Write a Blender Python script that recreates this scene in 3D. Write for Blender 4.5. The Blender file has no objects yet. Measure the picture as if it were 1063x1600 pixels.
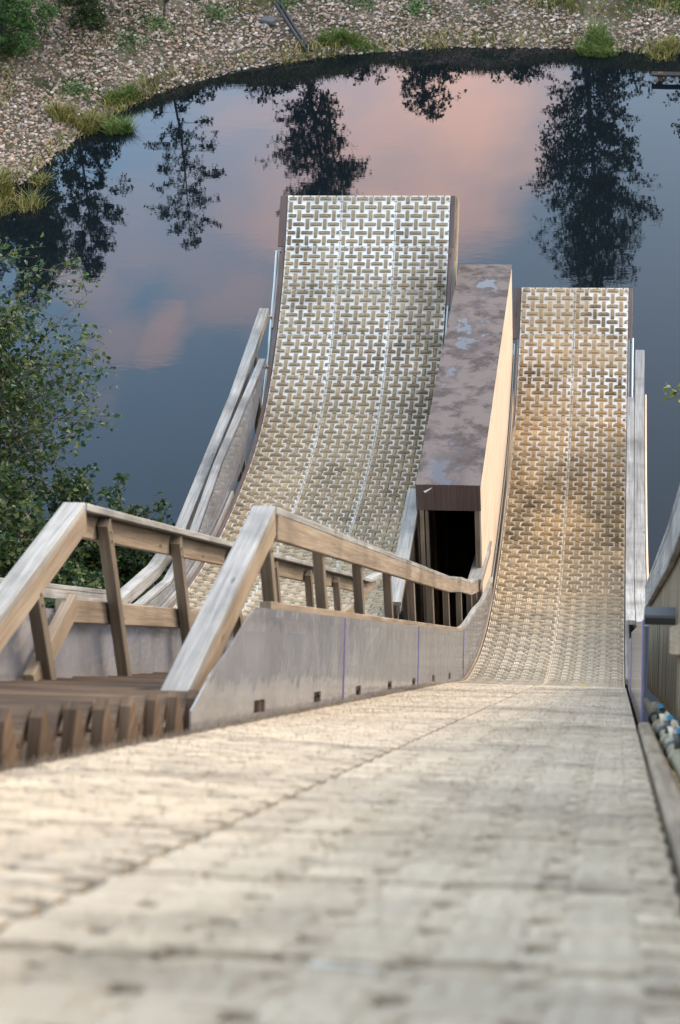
import bpy, math, random
import numpy as np
from mathutils import Vector
PI = math.pi; R = math.radians
sc = bpy.context.scene; col = sc.collection
random.seed(7); rng = np.random.default_rng(7)
H0 = 16.2                                    # camera height above the water

# ------------------------------------------------------------------ camera
pit, psi, rho = R(33.922), R(8.509), R(-3.741)
fw = Vector((-math.sin(psi)*math.cos(pit), math.cos(psi)*math.cos(pit), -math.sin(pit)))
r0 = Vector((math.cos(psi), math.sin(psi), 0)); u0 = r0.cross(fw)
rt = math.cos(rho)*r0 + math.sin(rho)*u0; up = -math.sin(rho)*r0 + math.cos(rho)*u0
cd = bpy.data.cameras.new('camera'); cam = bpy.data.objects.new('camera', cd); col.objects.link(cam)
from mathutils import Matrix
cam.matrix_world = Matrix(((rt.x, up.x, -fw.x, 0), (rt.y, up.y, -fw.y, 0), (rt.z, up.z, -fw.z, H0), (0, 0, 0, 1)))
cd.sensor_fit = 'VERTICAL'; cd.sensor_height = 36; cd.lens = 3514.5/1600*36
cd.clip_start = .05; cd.clip_end = 2000
cd.dof.use_dof = True; cd.dof.focus_distance = 24; cd.dof.aperture_fstop = 6.0; cd.dof.aperture_blades = 9
sc.camera = cam

# ------------------------------------------------------------------ world, sun, exposure
SUN_EL, SUN_AZ = 20, 38                      # azimuth clockwise from +Y: sun low on the right, beyond the pond
world = bpy.data.worlds.new('World'); sc.world = world; world.use_nodes = True
nt = world.node_tree; N = nt.nodes; L = nt.links; N.clear()
sky = N.new('ShaderNodeTexSky'); sky.sky_type = 'NISHITA'; sky.sun_disc = False
sky.sun_elevation = R(SUN_EL); sky.sun_rotation = R(SUN_AZ); sky.dust_density = 2.0; sky.air_density = 1.0
geo = N.new('ShaderNodeTexCoord'); vec = geo.outputs['Generated']
def vm(op, a, b=None):
    n = N.new('ShaderNodeVectorMath'); n.operation = op
    for i, v in enumerate((a, b)):
        if v is None: continue
        if hasattr(v, 'links'): L.new(v, n.inputs[i])
        else: n.inputs[i].default_value = v
    return n
def mt(op, a, b=0.0, c=0.0, clamp=False):
    n = N.new('ShaderNodeMath'); n.operation = op; n.use_clamp = clamp
    for i, v in enumerate((a, b, c)):
        if hasattr(v, 'links'): L.new(v, n.inputs[i])
        else: n.inputs[i].default_value = v
    return n.outputs[0]
def rng_(v, a, b, c=0.0, d=1.0):
    n = N.new('ShaderNodeMapRange'); n.interpolation_type = 'SMOOTHSTEP'
    L.new(v, n.inputs[0]); n.inputs[1].default_value = a; n.inputs[2].default_value = b
    n.inputs[3].default_value = c; n.inputs[4].default_value = d
    return n.outputs[0]
nz = N.new('ShaderNodeTexNoise'); nz.inputs['Scale'].default_value = 12; nz.inputs['Detail'].default_value = 5
mp = N.new('ShaderNodeMapping'); mp.inputs['Scale'].default_value = (1, 1, 2.2); L.new(vec, mp.inputs[0]); L.new(mp.outputs[0], nz.inputs[0])
nf = nz.outputs[0]
# cloud banks standing over the far shore (centre direction, radius in degrees, strength)
wn = N.new('ShaderNodeTexNoise'); wn.inputs['Scale'].default_value = 11; wn.inputs['Detail'].default_value = 4; L.new(mp.outputs[0], wn.inputs[0])
wv_ = vm('ADD', vec, vm('MULTIPLY', vm('SUBTRACT', wn.outputs[1], (.5, .5, .5)).outputs[0], (.10, .10, .10)).outputs[0]).outputs[0]
clouds = [((-.091, .908, .41), 2.9, 1.0), ((-.072, .913, .401), 1.8, .8), ((-.114, .900, .424), 3.0, .85), ((-.150, .887, .434), 2.2, .30),
          ((-.178, .870, .462), 1.6, .26), ((-.205, .873, .445), 1.2, .30), ((-.201, .846, .492), .9, .60), ((-.226, .842, .493), 1.0, .42),
          ((-.17, .862, .476), 1.3, .34), ((-.17, .898, .402), 2.0, .12), ((-.235, .857, .465), .9, .30)]
dens = None
for d, rad, s in clouds:
    dv = Vector(d).normalized()
    dt = vm('DOT_PRODUCT', vm('NORMALIZE', wv_).outputs[0], tuple(dv)).outputs['Value']
    m = rng_(dt, math.cos(R(rad*1.5)), math.cos(R(rad*.1)), 0, s)
    dens = m if dens is None else mt('MAXIMUM', dens, m)
dens = mt('MULTIPLY', dens, rng_(nf, .28, .62, .55, 1.15), clamp=True)
nz2 = N.new('ShaderNodeTexNoise'); nz2.inputs['Scale'].default_value = 3.0; nz2.inputs['Detail'].default_value = 6
L.new(mp.outputs[0], nz2.inputs[0])
veil = rng_(nz2.outputs[0], .45, .75, 0, .35)
sep = N.new('ShaderNodeSeparateXYZ'); L.new(vec, sep.inputs[0])
bg = N.new('ShaderNodeBackground'); bg.inputs[1].default_value = .12
L.new(sky.outputs[0], bg.inputs[0])
# evening glow of the thin cloud sheet: brighter towards the horizon over the lake
glow = N.new('ShaderNodeBackground'); ga = rng_(sep.outputs['Z'], .32, .60, 1.0, 0.42)
gy = rng_(sep.outputs['Y'], -.2, .8, 0.9, 1.0)
glow.inputs[0].default_value = (.40, .72, 1.08, 1)
gx_ = rng_(sep.outputs['X'], -.26, .06, 1.0, .52)
gk = mt('MULTIPLY', mt('MULTIPLY', ga, gy), mt('MULTIPLY', gx_, mt('SUBTRACT', 1.0, mt('MULTIPLY', dens, .7))))
L.new(mt('MULTIPLY', gk, 1.25), glow.inputs[1])
cl = N.new('ShaderNodeBackground'); cl.inputs[0].default_value = (1.0, .50, .30, 1); L.new(mt('MULTIPLY', dens, 1.95), cl.inputs[1])
vl = N.new('ShaderNodeBackground'); vl.inputs[0].default_value = (1.0, .88, .74, 1)
vy = rng_(sep.outputs['Y'], .35, .85, 1.0, .12)
L.new(mt('MULTIPLY', mt('ADD', mt('MULTIPLY', veil, .3), .48), vy), vl.inputs[1])
s1 = N.new('ShaderNodeAddShader'); s2 = N.new('ShaderNodeAddShader'); s3 = N.new('ShaderNodeAddShader'); out = N.new('ShaderNodeOutputWorld')
L.new(bg.outputs[0], s1.inputs[0]); L.new(glow.outputs[0], s1.inputs[1]); L.new(s1.outputs[0], s2.inputs[0]); L.new(cl.outputs[0], s2.inputs[1])
L.new(s2.outputs[0], s3.inputs[0]); L.new(vl.outputs[0], s3.inputs[1]); L.new(s3.outputs[0], out.inputs[0])
sl = bpy.data.lights.new('sun', 'SUN'); sl.energy = .85; sl.angle = R(24); sl.color = (1, .85, .70)
so = bpy.data.objects.new('sun', sl); col.objects.link(so); so.location = (30, -10, 40)
sd = Vector((math.sin(R(SUN_AZ))*math.cos(R(SUN_EL)), math.cos(R(SUN_AZ))*math.cos(R(SUN_EL)), math.sin(R(SUN_EL))))
so.rotation_euler = sd.to_track_quat('Z', 'Y').to_euler()
sc.view_settings.view_transform = 'Standard'; sc.view_settings.look = 'None'; sc.view_settings.gamma = 1
sc.view_settings.exposure = 1.25; sc.view_settings.use_curve_mapping = False

# ------------------------------------------------------------------ helpers
class G:                                     # small material graph helper
    def __init__(s, name):
        s.m = bpy.data.materials.new(name); s.m.use_nodes = True; s.t = s.m.node_tree; s.n = s.t.nodes; s.l = s.t.links
        s.p = s.n['Principled BSDF']; s.o = s.n['Material Output']
    def add(s, typ, ins=None, **kw):
        n = s.n.new(typ)
        for k, v in kw.items(): setattr(n, k, v)
        for k, v in (ins or {}).items():
            if hasattr(v, 'links'): s.l.new(v, n.inputs[k])
            else: n.inputs[k].default_value = v
        return n
    def pos(s): return s.add('ShaderNodeNewGeometry').outputs['Position']
    def uv(s): return s.add('ShaderNodeTexCoord').outputs['UV']
    def map(s, v, scale=(1, 1, 1), loc=(0, 0, 0)): return s.add('ShaderNodeMapping', {0: v, 'Scale': scale, 'Location': loc}).outputs[0]
    def noise(s, v, scale, detail=4, rough=.55): return s.add('ShaderNodeTexNoise', {'Vector': v, 'Scale': scale, 'Detail': detail, 'Roughness': rough}).outputs[0]
    def ramp(s, v, stops):
        n = s.add('ShaderNodeValToRGB', {0: v}); e = n.color_ramp.elements
        while len(e) < len(stops): e.new(.5)
        for x, (p, c) in zip(e, stops): x.position = p; x.color = (*c, 1) if len(c) == 3 else c
        return n.outputs[0]
    def rngm(s, v, a, b, c=0., d=1.): return s.add('ShaderNodeMapRange', {0: v, 1: a, 2: b, 3: c, 4: d}, interpolation_type='SMOOTHSTEP').outputs[0]
    def mix(s, f, a, b, mode='MIX'):
        n = s.add('ShaderNodeMix', data_type='RGBA', blend_type=mode)
        for i, v in ((0, f), (6, a), (7, b)):
            if hasattr(v, 'links'): s.l.new(v, n.inputs[i])
            elif i == 0: n.inputs[0].default_value = v
            else: n.inputs[i].default_value = (*v, 1)
        return n.outputs[2]
    def math(s, op, a, b=0., clamp=False): return s.add('ShaderNodeMath', {0: a, 1: b}, operation=op, use_clamp=clamp).outputs[0]
    def attr(s, name): return s.add('ShaderNodeAttribute', attribute_name=name)
    def bump(s, h, strength=.3, dist=.01): s.l.new(s.add('ShaderNodeBump', {'Strength': strength, 'Distance': dist, 'Height': h}).outputs[0], s.p.inputs['Normal'])
    def set(s, **kw):
        for k, v in kw.items():
            k = {'color': 'Base Color', 'rough': 'Roughness', 'spec': 'Specular IOR Level', 'metal': 'Metallic', 'ior': 'IOR'}[k]
            if hasattr(v, 'links'): s.l.new(v, s.p.inputs[k])
            elif k == 'Base Color': s.p.inputs[k].default_value = (*v, 1)
            else: s.p.inputs[k].default_value = v
        return s.m

def wood(name, dark, mid, light, stain=.5, rough=.75):
    g = G(name); uv = g.uv()
    gr = g.noise(g.map(uv, (1.6, 55, 1)), 1.0, 6, .65); gr2 = g.noise(g.map(uv, (.7, 9, 1)), 1.0, 3)
    c = g.ramp(g.math('ADD', g.math('MULTIPLY', gr, .6), g.math('MULTIPLY', gr2, .4)), [(.33, dark), (.5, mid), (.68, light)])
    wv = g.noise(g.pos(), 1.7, 5); c = g.mix(g.rngm(wv, .42, .72, 0, stain), c, tuple(x*.45 for x in dark))
    kn = g.add('ShaderNodeTexVoronoi', {'Vector': g.map(uv, (1.7, 7, 1)), 'Scale': 1.0}).outputs['Distance']
    c = g.mix(g.rngm(kn, .05, .10, .75, 0), c, tuple(x*.4 for x in dark))
    vr = g.add('ShaderNodeObjectInfo').outputs['Random']
    c = g.mix(1.0, c, g.ramp(vr, [(0, (.82, .82, .84)), (1, (1.0, .98, .94))]), 'MULTIPLY')
    fine = g.noise(g.map(uv, (4, 160, 1)), 1.0, 3)
    ck = g.rngm(g.noise(g.map(uv, (1.1, 42, 1), (3, 7, 0)), 1.0, 2), .67, .72, 0, .7)
    c = g.mix(ck, c, tuple(x*.35 for x in dark))
    g.bump(g.math('ADD', gr, fine), .5, .004)
    return g.set(color=c, rough=rough, spec=.3)
W_grey = wood('weathered_grey_wood', (.12, .108, .095), (.27, .255, .235), (.42, .405, .38), .6)
W_post = wood('brown_treated_wood', (.10, .07, .045), (.19, .145, .10), (.28, .22, .16), .4)
W_warm = wood('honey_coloured_wood', (.16, .11, .07), (.29, .215, .145), (.43, .345, .25), .45)
W_dark = wood('dark_wet_wood', (.045, .026, .015), (.105, .064, .037), (.19, .125, .078), .5, .85)
W_wet = wood('soaked_black_wood', (.012, .009, .007), (.028, .02, .015), (.05, .04, .03), .5, .5)
W_ply = wood('pale_orange_plywood', (.48, .35, .24), (.62, .47, .34), (.72, .59, .45), .12, .65)
W_brown = wood('brown_film_plywood', (.06, .035, .028), (.11, .07, .058), (.17, .12, .10), .3, .5)
W_plank = wood('olive_fence_planks', (.10, .08, .05), (.19, .155, .10), (.28, .235, .16), .35)

def stain_mask(g, P, e):
    """algae and dirt that settled in the hollow of the ramp: x from..to, y from..to, strength"""
    sp = g.add('ShaderNodeSeparateXYZ', {0: P}); x, y = sp.outputs['X'], sp.outputs['Y']
    m = g.math('MULTIPLY', g.rngm(x, e[0], e[1]), g.math('MULTIPLY', g.rngm(y, e[2]-.8, e[2]+.4), g.rngm(y, e[3]-.4, e[3]+1.0, 1, 0)))
    n = g.noise(g.map(P, (1.6, .9, .9), (2, 6, 1)), 1.5, 5, .65)
    return g.math('MULTIPLY', m, g.rngm(n, .34, .62, 0, e[4]))
def brush_mat(name, c0, c1, orange, blotch, lane=None, dark=None):
    g = G(name); uv = g.uv(); P = g.pos()
    tuft = g.noise(g.map(uv, (70, 300, 1)), 1.0, 3, .7); n1 = g.noise(P, 60, 3)
    c = g.mix(tuft, c0, c1)
    big = g.noise(P, .9, 4, .6)
    c = g.mix(g.rngm(big, .40, .66, 0, orange[0]), c, orange[1])
    b2 = g.noise(g.map(P, (1, 1, 1), (9, 3, 5)), 1.3, 5, .65)
    c = g.mix(g.rngm(b2, .50, .70, 0, blotch), c, tuple(x*.28 for x in c0))
    if lane:                                  # the colour drifts along the lane where water and skis wear it differently
        y = g.add('ShaderNodeSeparateXYZ', {0: P}).outputs['Y']
        c = g.mix(g.rngm(y, lane[0], lane[1], 1, 0), c, g.mix(tuft, (.27, .225, .165), (.49, .42, .325)))
    if dark: c = g.mix(stain_mask(g, P, dark), c, (.085, .068, .045))
    rnd = g.attr('tint').outputs['Fac']
    c = g.mix(1.0, c, g.ramp(rnd, [(0, (.74, .73, .72)), (1, (1.12, 1.1, 1.06))]), 'MULTIPLY')
    g.bump(g.math('ADD', tuft, n1), .7, .006)
    return g.set(color=c, rough=.9, spec=.15)
B_left = brush_mat('olive_brush_bristles', (.25, .19, .125), (.47, .38, .26), (.35, (.38, .28, .16)), .5, (14, 21.5), (-3.0, -2.3, 21.6, 25.2, .75))
B_right = brush_mat('amber_brush_bristles', (.32, .225, .125), (.55, .42, .265), (.5, (.48, .30, .13)), .75, (17.5, 22.0), (-1.9, -1.25, 21.3, 23.0, .7))
B_run = brush_mat('cream_brush_bristles', (.32, .255, .185), (.66, .55, .425), (.35, (.46, .36, .25)), .55)
def base_mat(name, stain_c, amt, edge, low=None):
    g = G(name); P = g.pos()
    n = g.noise(P, 1.1, 5, .6); n2 = g.noise(P, 14, 4, .7)
    c = g.mix(g.rngm(n2, .35, .75, 0, .5), (.88, .875, .865), (.55, .49, .40))
    c = g.mix(g.rngm(n, .40, .68, 0, amt*.8), c, stain_c)
    c = g.mix(1.0, c, g.ramp(g.add('ShaderNodeObjectInfo').outputs['Random'], [(0, (.84, .82, .79)), (1, (1, 1, 1))]), 'MULTIPLY')
    # algae and dirt gathered along the worn side of the lane
    if edge:
        m = stain_mask(g, P, edge)
        c = g.mix(m, c, (.07, .055, .035))
    if low:                                   # the hollow is walked and ridden grey-brown, the lips stay white
        y = g.add('ShaderNodeSeparateXYZ', {0: P}).outputs['Y']; n3 = g.noise(P, 5, 4)
        c = g.mix(g.math('MULTIPLY', g.rngm(y, low[0], low[1], 1, 0), g.rngm(n3, .3, .6, .55, 1)), c, low[2])
    g.bump(n2, .15, .003)
    return g.set(color=c, rough=.6, spec=.3)
P_left = base_mat('white_plastic_mat_left', (.30, .27, .20), .6, (-3.0, -2.3, 21.6, 25.2, .9), (22.2, 25.6, (.46, .42, .35)))
P_right = base_mat('white_plastic_mat_right', (.42, .27, .12), .75, (-1.9, -1.25, 21.3, 23.0, .95), (21.0, 25.5, (.50, .40, .27)))
P_run = base_mat('white_plastic_mat_run', (.50, .44, .33), .5, None)

class MB:
    def __init__(s): s.v = []; s.f = []; s.uv = []; s.mi = []
    def box_path(s, pts, w, h, side=(1, 0, 0), mi=0, ch=.004, up=None):
        """beam with chamfered w x h section swept through pts; its w lies along side"""
        pts = [Vector(p) for p in pts]; side = Vector(side).normalized(); base = len(s.v); uo = random.random()*40; rings = []
        a, b = w/2, h/2; ch = min(ch, a*.45, b*.45)
        prof = [(-a+ch, -b), (a-ch, -b), (a, -b+ch), (a, b-ch), (a-ch, b), (-a+ch, b), (-a, b-ch), (-a, -b+ch)]
        per = [0]
        for i in range(8):
            p, q = prof[i], prof[(i+1) % 8]; per.append(per[-1]+math.hypot(p[0]-q[0], p[1]-q[1]))
        Ls = [0]
        for p, q in zip(pts, pts[1:]): Ls.append(Ls[-1]+(q-p).length)
        for i, p in enumerate(pts):
            d = (pts[min(i+1, len(pts)-1)]-pts[max(i-1, 0)]).normalized()
            if up is None: sd_ = (side-side.dot(d)*d).normalized(); u_ = sd_.cross(d)
            else: u_ = Vector(up); sd_ = side
            for x, y in prof: s.v.append(p+sd_*x+u_*y)
        n = len(pts)
        for i in range(n-1):
            for k in range(8):
                a0 = base+i*8+k; a1 = base+i*8+(k+1) % 8
                s.f.append((a0, a1, a1+8, a0+8)); s.mi.append(mi)
                s.uv += [(Ls[i]+uo, per[k]+uo), (Ls[i]+uo, per[k+1]+uo), (Ls[i+1]+uo, per[k+1]+uo), (Ls[i+1]+uo, per[k]+uo)]
        s.f.append(tuple(base+k for k in range(7, -1, -1))); s.mi.append(mi); s.uv += [(prof[k][1]*.3+uo, prof[k][0]+uo) for k in range(7, -1, -1)]
        e = base+(n-1)*8; s.f.append(tuple(e+k for k in range(8))); s.mi.append(mi); s.uv += [(prof[k][1]*.3+uo, prof[k][0]+uo) for k in range(8)]
        return s
    def quad(s, pts, mi=0, uv=None):
        b = len(s.v); s.v += [Vector(p) for p in pts]; s.f.append(tuple(range(b, b+len(pts)))); s.mi.append(mi)
        s.uv += uv or [(0, 0), (1, 0), (1, 1), (0, 1)][:len(pts)] + [(0, 0)]*(len(pts)-4)
        return s
    def prism_x(s, poly, x0, x1, mi=0):
        """closed (y,z) outline extruded from x0 to x1"""
        n = len(poly); b = len(s.v); uo = random.random()*30
        s.v += [Vector((x0, y, z)) for y, z in poly]+[Vector((x1, y, z)) for y, z in poly]
        s.f.append(tuple(b+i for i in range(n))); s.f.append(tuple(b+n+i for i in range(n-1, -1, -1))); s.mi += [mi, mi]
        s.uv += [(y+uo, z+uo) for y, z in poly]+[(y+uo, z+uo) for y, z in poly[::-1]]
        acc = 0
        for i in range(n):
            j = (i+1) % n; d = math.dist(poly[i], poly[j])
            s.f.append((b+j, b+i, b+n+i, b+n+j)); s.mi.append(mi)
            s.uv += [(acc+d+uo, x0), (acc+uo, x0), (acc+uo, x1), (acc+d+uo, x1)]; acc += d
        return s
    def tube(s, pts, r, seg=8, mi=0):
        pts = [Vector(p) for p in pts]; rs = [float(q) for q in r] if isinstance(r, (list, tuple)) else [float(r)]*len(pts); b = len(s.v)
        for i, p in enumerate(pts):
            d = (pts[min(i+1, len(pts)-1)]-pts[max(i-1, 0)]).normalized()
            a = d.cross(Vector((.31, .17, .93)));  a = a.normalized() if a.length > .05 else d.cross(Vector((1, 0, 0))).normalized()
            c = d.cross(a)
            for k in range(seg): t = 2*PI*k/seg; s.v.append(p+rs[i]*(math.cos(t)*a+math.sin(t)*c))
        for i in range(len(pts)-1):
            for k in range(seg):
                s.f.append((b+i*seg+k, b+i*seg+(k+1) % seg, b+(i+1)*seg+(k+1) % seg, b+(i+1)*seg+k)); s.mi.append(mi)
                s.uv += [(i*.2, k/seg*.3), (i*.2, (k+1)/seg*.3), (i*.2+.2, (k+1)/seg*.3), (i*.2+.2, k/seg*.3)]
        s.f.append(tuple(b+k for k in range(seg-1, -1, -1))); s.f.append(tuple(b+(len(pts)-1)*seg+k for k in range(seg))); s.mi += [mi, mi]; s.uv += [(0, 0)]*(2*seg)
        return s
    def build(s, name, mats, parent=None, smooth=False, label=None):
        me = bpy.data.meshes.new(name); off = parent.location if parent else Vector((0, 0, 0))
        if parent: top = parent
        while parent and top.parent: top = top.parent; off = off+top.location
        me.from_pydata([tuple(v-off) for v in s.v], [], s.f); me.uv_layers.new(name='UVMap')
        me.uv_layers[0].data.foreach_set('uv', np.array(s.uv, dtype=np.float32).ravel())
        mats = mats if isinstance(mats, (list, tuple)) else [mats]
        for m in mats: me.materials.append(m)
        me.polygons.foreach_set('material_index', s.mi)
        if smooth: me.polygons.foreach_set('use_smooth', [True]*len(s.f))
        me.update(); o = bpy.data.objects.new(name, me); col.objects.link(o)
        if parent: o.parent = parent
        if label: o['label'] = label
        return o
def np_mesh(name, V, F, mats, parent=None, mi=None, uv=None, attrs=None, smooth=False):
    """numpy mesh; F is (n,3) or (n,4)"""
    me = bpy.data.meshes.new(name); k = F.shape[1]; off = np.zeros(3)
    if parent: off = np.array(parent.location)
    me.vertices.add(len(V)); me.vertices.foreach_set('co', (V-off).astype(np.float32).ravel())
    me.loops.add(F.size); me.loops.foreach_set('vertex_index', F.astype(np.int32).ravel())
    me.polygons.add(len(F)); me.polygons.foreach_set('loop_start', np.arange(0, F.size, k, dtype=np.int32))
    for m in (mats if isinstance(mats, (list, tuple)) else [mats]): me.materials.append(m)
    if mi is not None: me.polygons.foreach_set('material_index', mi.astype(np.int32))
    if uv is not None: me.uv_layers.new(name='UVMap'); me.uv_layers[0].data.foreach_set('uv', uv.astype(np.float32).ravel())
    for an, (dom, dat) in (attrs or {}).items():
        a = me.attributes.new(an, 'FLOAT', dom); a.data.foreach_set('value', dat.astype(np.float32))
    me.polygons.foreach_set('use_smooth', np.full(len(F), smooth)); me.update(calc_edges=True)
    o = bpy.data.objects.new(name, me); col.objects.link(o)
    if parent: o.parent = parent
    return o
def thing(name, loc, label, cat, group=None):
    o = bpy.data.objects.new(name, None); col.objects.link(o); o.location = loc; o.empty_display_size = .2
    return tag(o, label, cat, group)
def tag(o, label, cat, group=None):
    o['label'] = label; o['category'] = cat
    if group: o['group'] = group
    return o

# ------------------------------------------------------------------ lane profiles (y, z), measured from the water
AL = R(37.56); hC = .3303
def run_pt(s, n=0.): return (s*math.cos(AL)+(n-hC)*math.sin(AL), H0-s*math.sin(AL)+(n-hC)*math.cos(AL))
PR = np.array([[26.24,-14.22],[25.62,-14.57],[24.96,-14.83],[24.28,-15.0],[24.05,-15.02],[23.37,-15.04],[22.68,-15.01],[21.99,-14.94],[21.26,-14.83],[20.53,-14.69],[19.82,-14.5],[19.12,-14.27],[18.44,-14.01],[17.77,-13.69],[17.13,-13.35],[15.91,-12.61]])
PL = np.array([[26.07,-12.8],[25.56,-13.27],[25.05,-13.62],[24.44,-13.93],[23.79,-14.15],[23.1,-14.28],[22.43,-14.3],[21.73,-14.23],[21.02,-14.11]])
def bez(a, b, c, d, n): t = np.linspace(0, 1, n)[:, None]; return (1-t)**3*a+3*t*(1-t)**2*b+3*t*t*(1-t)*c+t**3*d
def resample(P, step=.05):
    # Catmull-Rom through the points, then even arc-length steps
    Q = np.vstack([2*P[0]-P[1], P, 2*P[-1]-P[-2]]); o = []
    for i in range(1, len(Q)-2):
        a, b, c, d = Q[i-1:i+3]; t = np.linspace(0, 1, 12, endpoint=False)[:, None]
        o.append(.5*((2*b)+(-a+c)*t+(2*a-5*b+4*c-d)*t**2+(-a+3*b-3*c+d)*t**3))
    o = np.vstack(o+[P[-1:]]); s = np.r_[0, np.cumsum(np.linalg.norm(np.diff(o, axis=0), axis=1))]
    u = np.arange(0, s[-1], step); return np.stack([np.interp(u, s, o[:, 0]), np.interp(u, s, o[:, 1])], 1)
class Prof:
    def __init__(s, pts):                    # pts from the top of the run down to the lip
        s.P = resample(np.array(pts)); s.P = np.vstack([s.P, np.array(pts)[-1:]])
        s.s = np.r_[0, np.cumsum(np.linalg.norm(np.diff(s.P, axis=0), axis=1))]; s.len = s.s[-1]
        T = np.gradient(s.P, axis=0); s.T = T/np.linalg.norm(T, axis=1)[:, None]
    def at(s, u, n=0.):
        u = np.asarray(u, float); y = np.interp(u, s.s, s.P[:, 0]); z = np.interp(u, s.s, s.P[:, 1])
        ty = np.interp(u, s.s, s.T[:, 0]); tz = np.interp(u, s.s, s.T[:, 1]); l = np.hypot(ty, tz); ty, tz = ty/l, tz/l
        ov = np.maximum(u-s.len, 0)+np.minimum(u, 0)
        return y+ty*ov-tz*n, z+tz*ov+ty*n
    def u_at_y(s, y): return float(np.interp(y, s.P[:, 0], s.s))
    def path(s, u0, u1, n, x, step=.35):
        k = max(2, int(abs(u1-u0)/step)+1); return [Vector((x, *[float(q) for q in s.at(u, n)])) for u in np.linspace(u0, u1, k)]
top_s = -1.6
runR = [run_pt(s) for s in np.arange(top_s, 19.4, .7)]
profR = Prof(runR+[(y, z+H0) for y, z in PR[::-1]])
a0 = np.array(run_pt(17.0)); td = np.array([math.cos(AL), -math.sin(AL)]); e0 = PL[-1]+[0, H0]; et = (PL[-2]-PL[-1]); et = -et/np.linalg.norm(et)
bz = bez(a0, a0+td*2.6, e0+et*2.6, e0, 9)
runL = [run_pt(s) for s in np.arange(top_s, 16.5, .7)]
profL = Prof(runL+[tuple(p) for p in bz[:-1]]+[(y, z+H0) for y, z in PL[::-1]])
XR1, XR0 = .083, .083-1.4
XL1, XL0 = -2.206, -2.206-2.1

# ------------------------------------------------------------------ brush mats
def bar_template(Wd, Ln, Hh, nl, rows=6, detail=True, jt=.16, hw=None):
    """bars of one tile in unit (x, s) coordinates, heights in metres"""
    V, F, UV, T = [], [], [], []
    prof = [(-.5, 0), (-.47, .6), (-.36, 1), (-.18, .80), (0, 1), (.18, .80), (.36, 1), (.47, .6), (.5, 0)] if detail and jt > .1 else [(-.5, 0), (-.49, .88), (-.36, .98), (-.18, .96), (0, 1), (.18, .96), (.36, .98), (.49, .88), (.5, 0)] if detail else [(-.5, 0), (-.4, 1), (.4, 1), (.5, 0)]
    def bar(cx, cy, ln, wd, horiz):
        b = len(V); m = len(prof); t = random.random(); uo = random.random()*9
        for i in range(nl+1):
            q = i/nl; e = .0 if i in (0, nl) else (1. if nl < 4 or i not in (1, nl-1) else .93)
            for k, (a, h) in enumerate(prof):
                jit = 1+(random.random()-.5)*jt if e else 1
                l_ = (q-.5)*ln if e else (q-.5)*ln*.97; w_ = a*wd*(1+(random.random()-.5)*.14)
                if e == 0: hz = h*(.45 if jt > .1 else .9)
                else: hz = h*e*jit
                x, y = (cx+l_, cy+w_) if horiz else (cx-w_, cy+l_)
                V.append((x, y, hz*Hh))
        for i in range(nl):
            for k in range(m-1):
                F.append((b+i*m+k, b+i*m+k+1, b+(i+1)*m+k+1, b+(i+1)*m+k))
                for (ii, kk) in ((i, k), (i, k+1), (i+1, k+1), (i+1, k)): UV.append((ii/nl*ln*.7+uo, prof[kk][0]*wd*.7+uo))
        for i, r in ((0, 1), (nl, -1)):      # closed ends
            idx = [b+i*m+k for k in range(m)]
            for k in range(0, m-1, 2):
                q = (idx[k], idx[min(k+1, m-1)], idx[min(k+2, m-1)], idx[0]) if k else None
                if q and len(set(q)) == 4: F.append(q[::r]); UV.extend([(0, 0)]*4)
        T.extend([t]*(len(V)-b))
    for j in range(rows):
        cy = (j+.62)/6 if rows == 6 else (j+.5)/rows
        sc_ = 1 if rows == 6 else 6/rows*.36
        for i in range(6):
            cx = .062+.161*i; hz = (i+j) % 2 == 1
            if hz:
                x0, x1 = max(cx-Ln/2, .025 if jt > .1 else .004), min(cx+Ln/2, .975 if jt > .1 else .996); bar((x0+x1)/2, min(cy, .975 if not hw else .91), x1-x0, (hw or Wd)*(1 if rows == 6 else 3), True)
            else:
                l2 = Ln if rows == 6 else Ln*3
                ye = .055 if hw else .02; y0, y1 = max(cy-l2/2, ye), min(cy+l2/2, 1-ye); bar(max(cx, .02+Wd/2), (y0+y1)/2, y1-y0, Wd, False)
        if j % 2 == 1: 
            bar(.955, cy if cy < .96 else .95, Wd*.75, Wd*.9, True)
        elif j % 2 == 0 and False: pass
    if hw:                                    # splayed bristles close every other gap
        for j in range(6):
            for i in range(5):
                if (i+j) % 2: bar(.062+.161*(i+.5), min((j+1.12)/6, .93), .05, .09, True)
    for i in range(6):                        # stubs of the neighbouring row at the tile's far edge
        if i % 2 == 1: bar(.062+.161*i, .035, .045, Wd, False)
    V = np.array(V); F = np.array(F); return V, F, np.array(UV), np.array(T)
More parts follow.
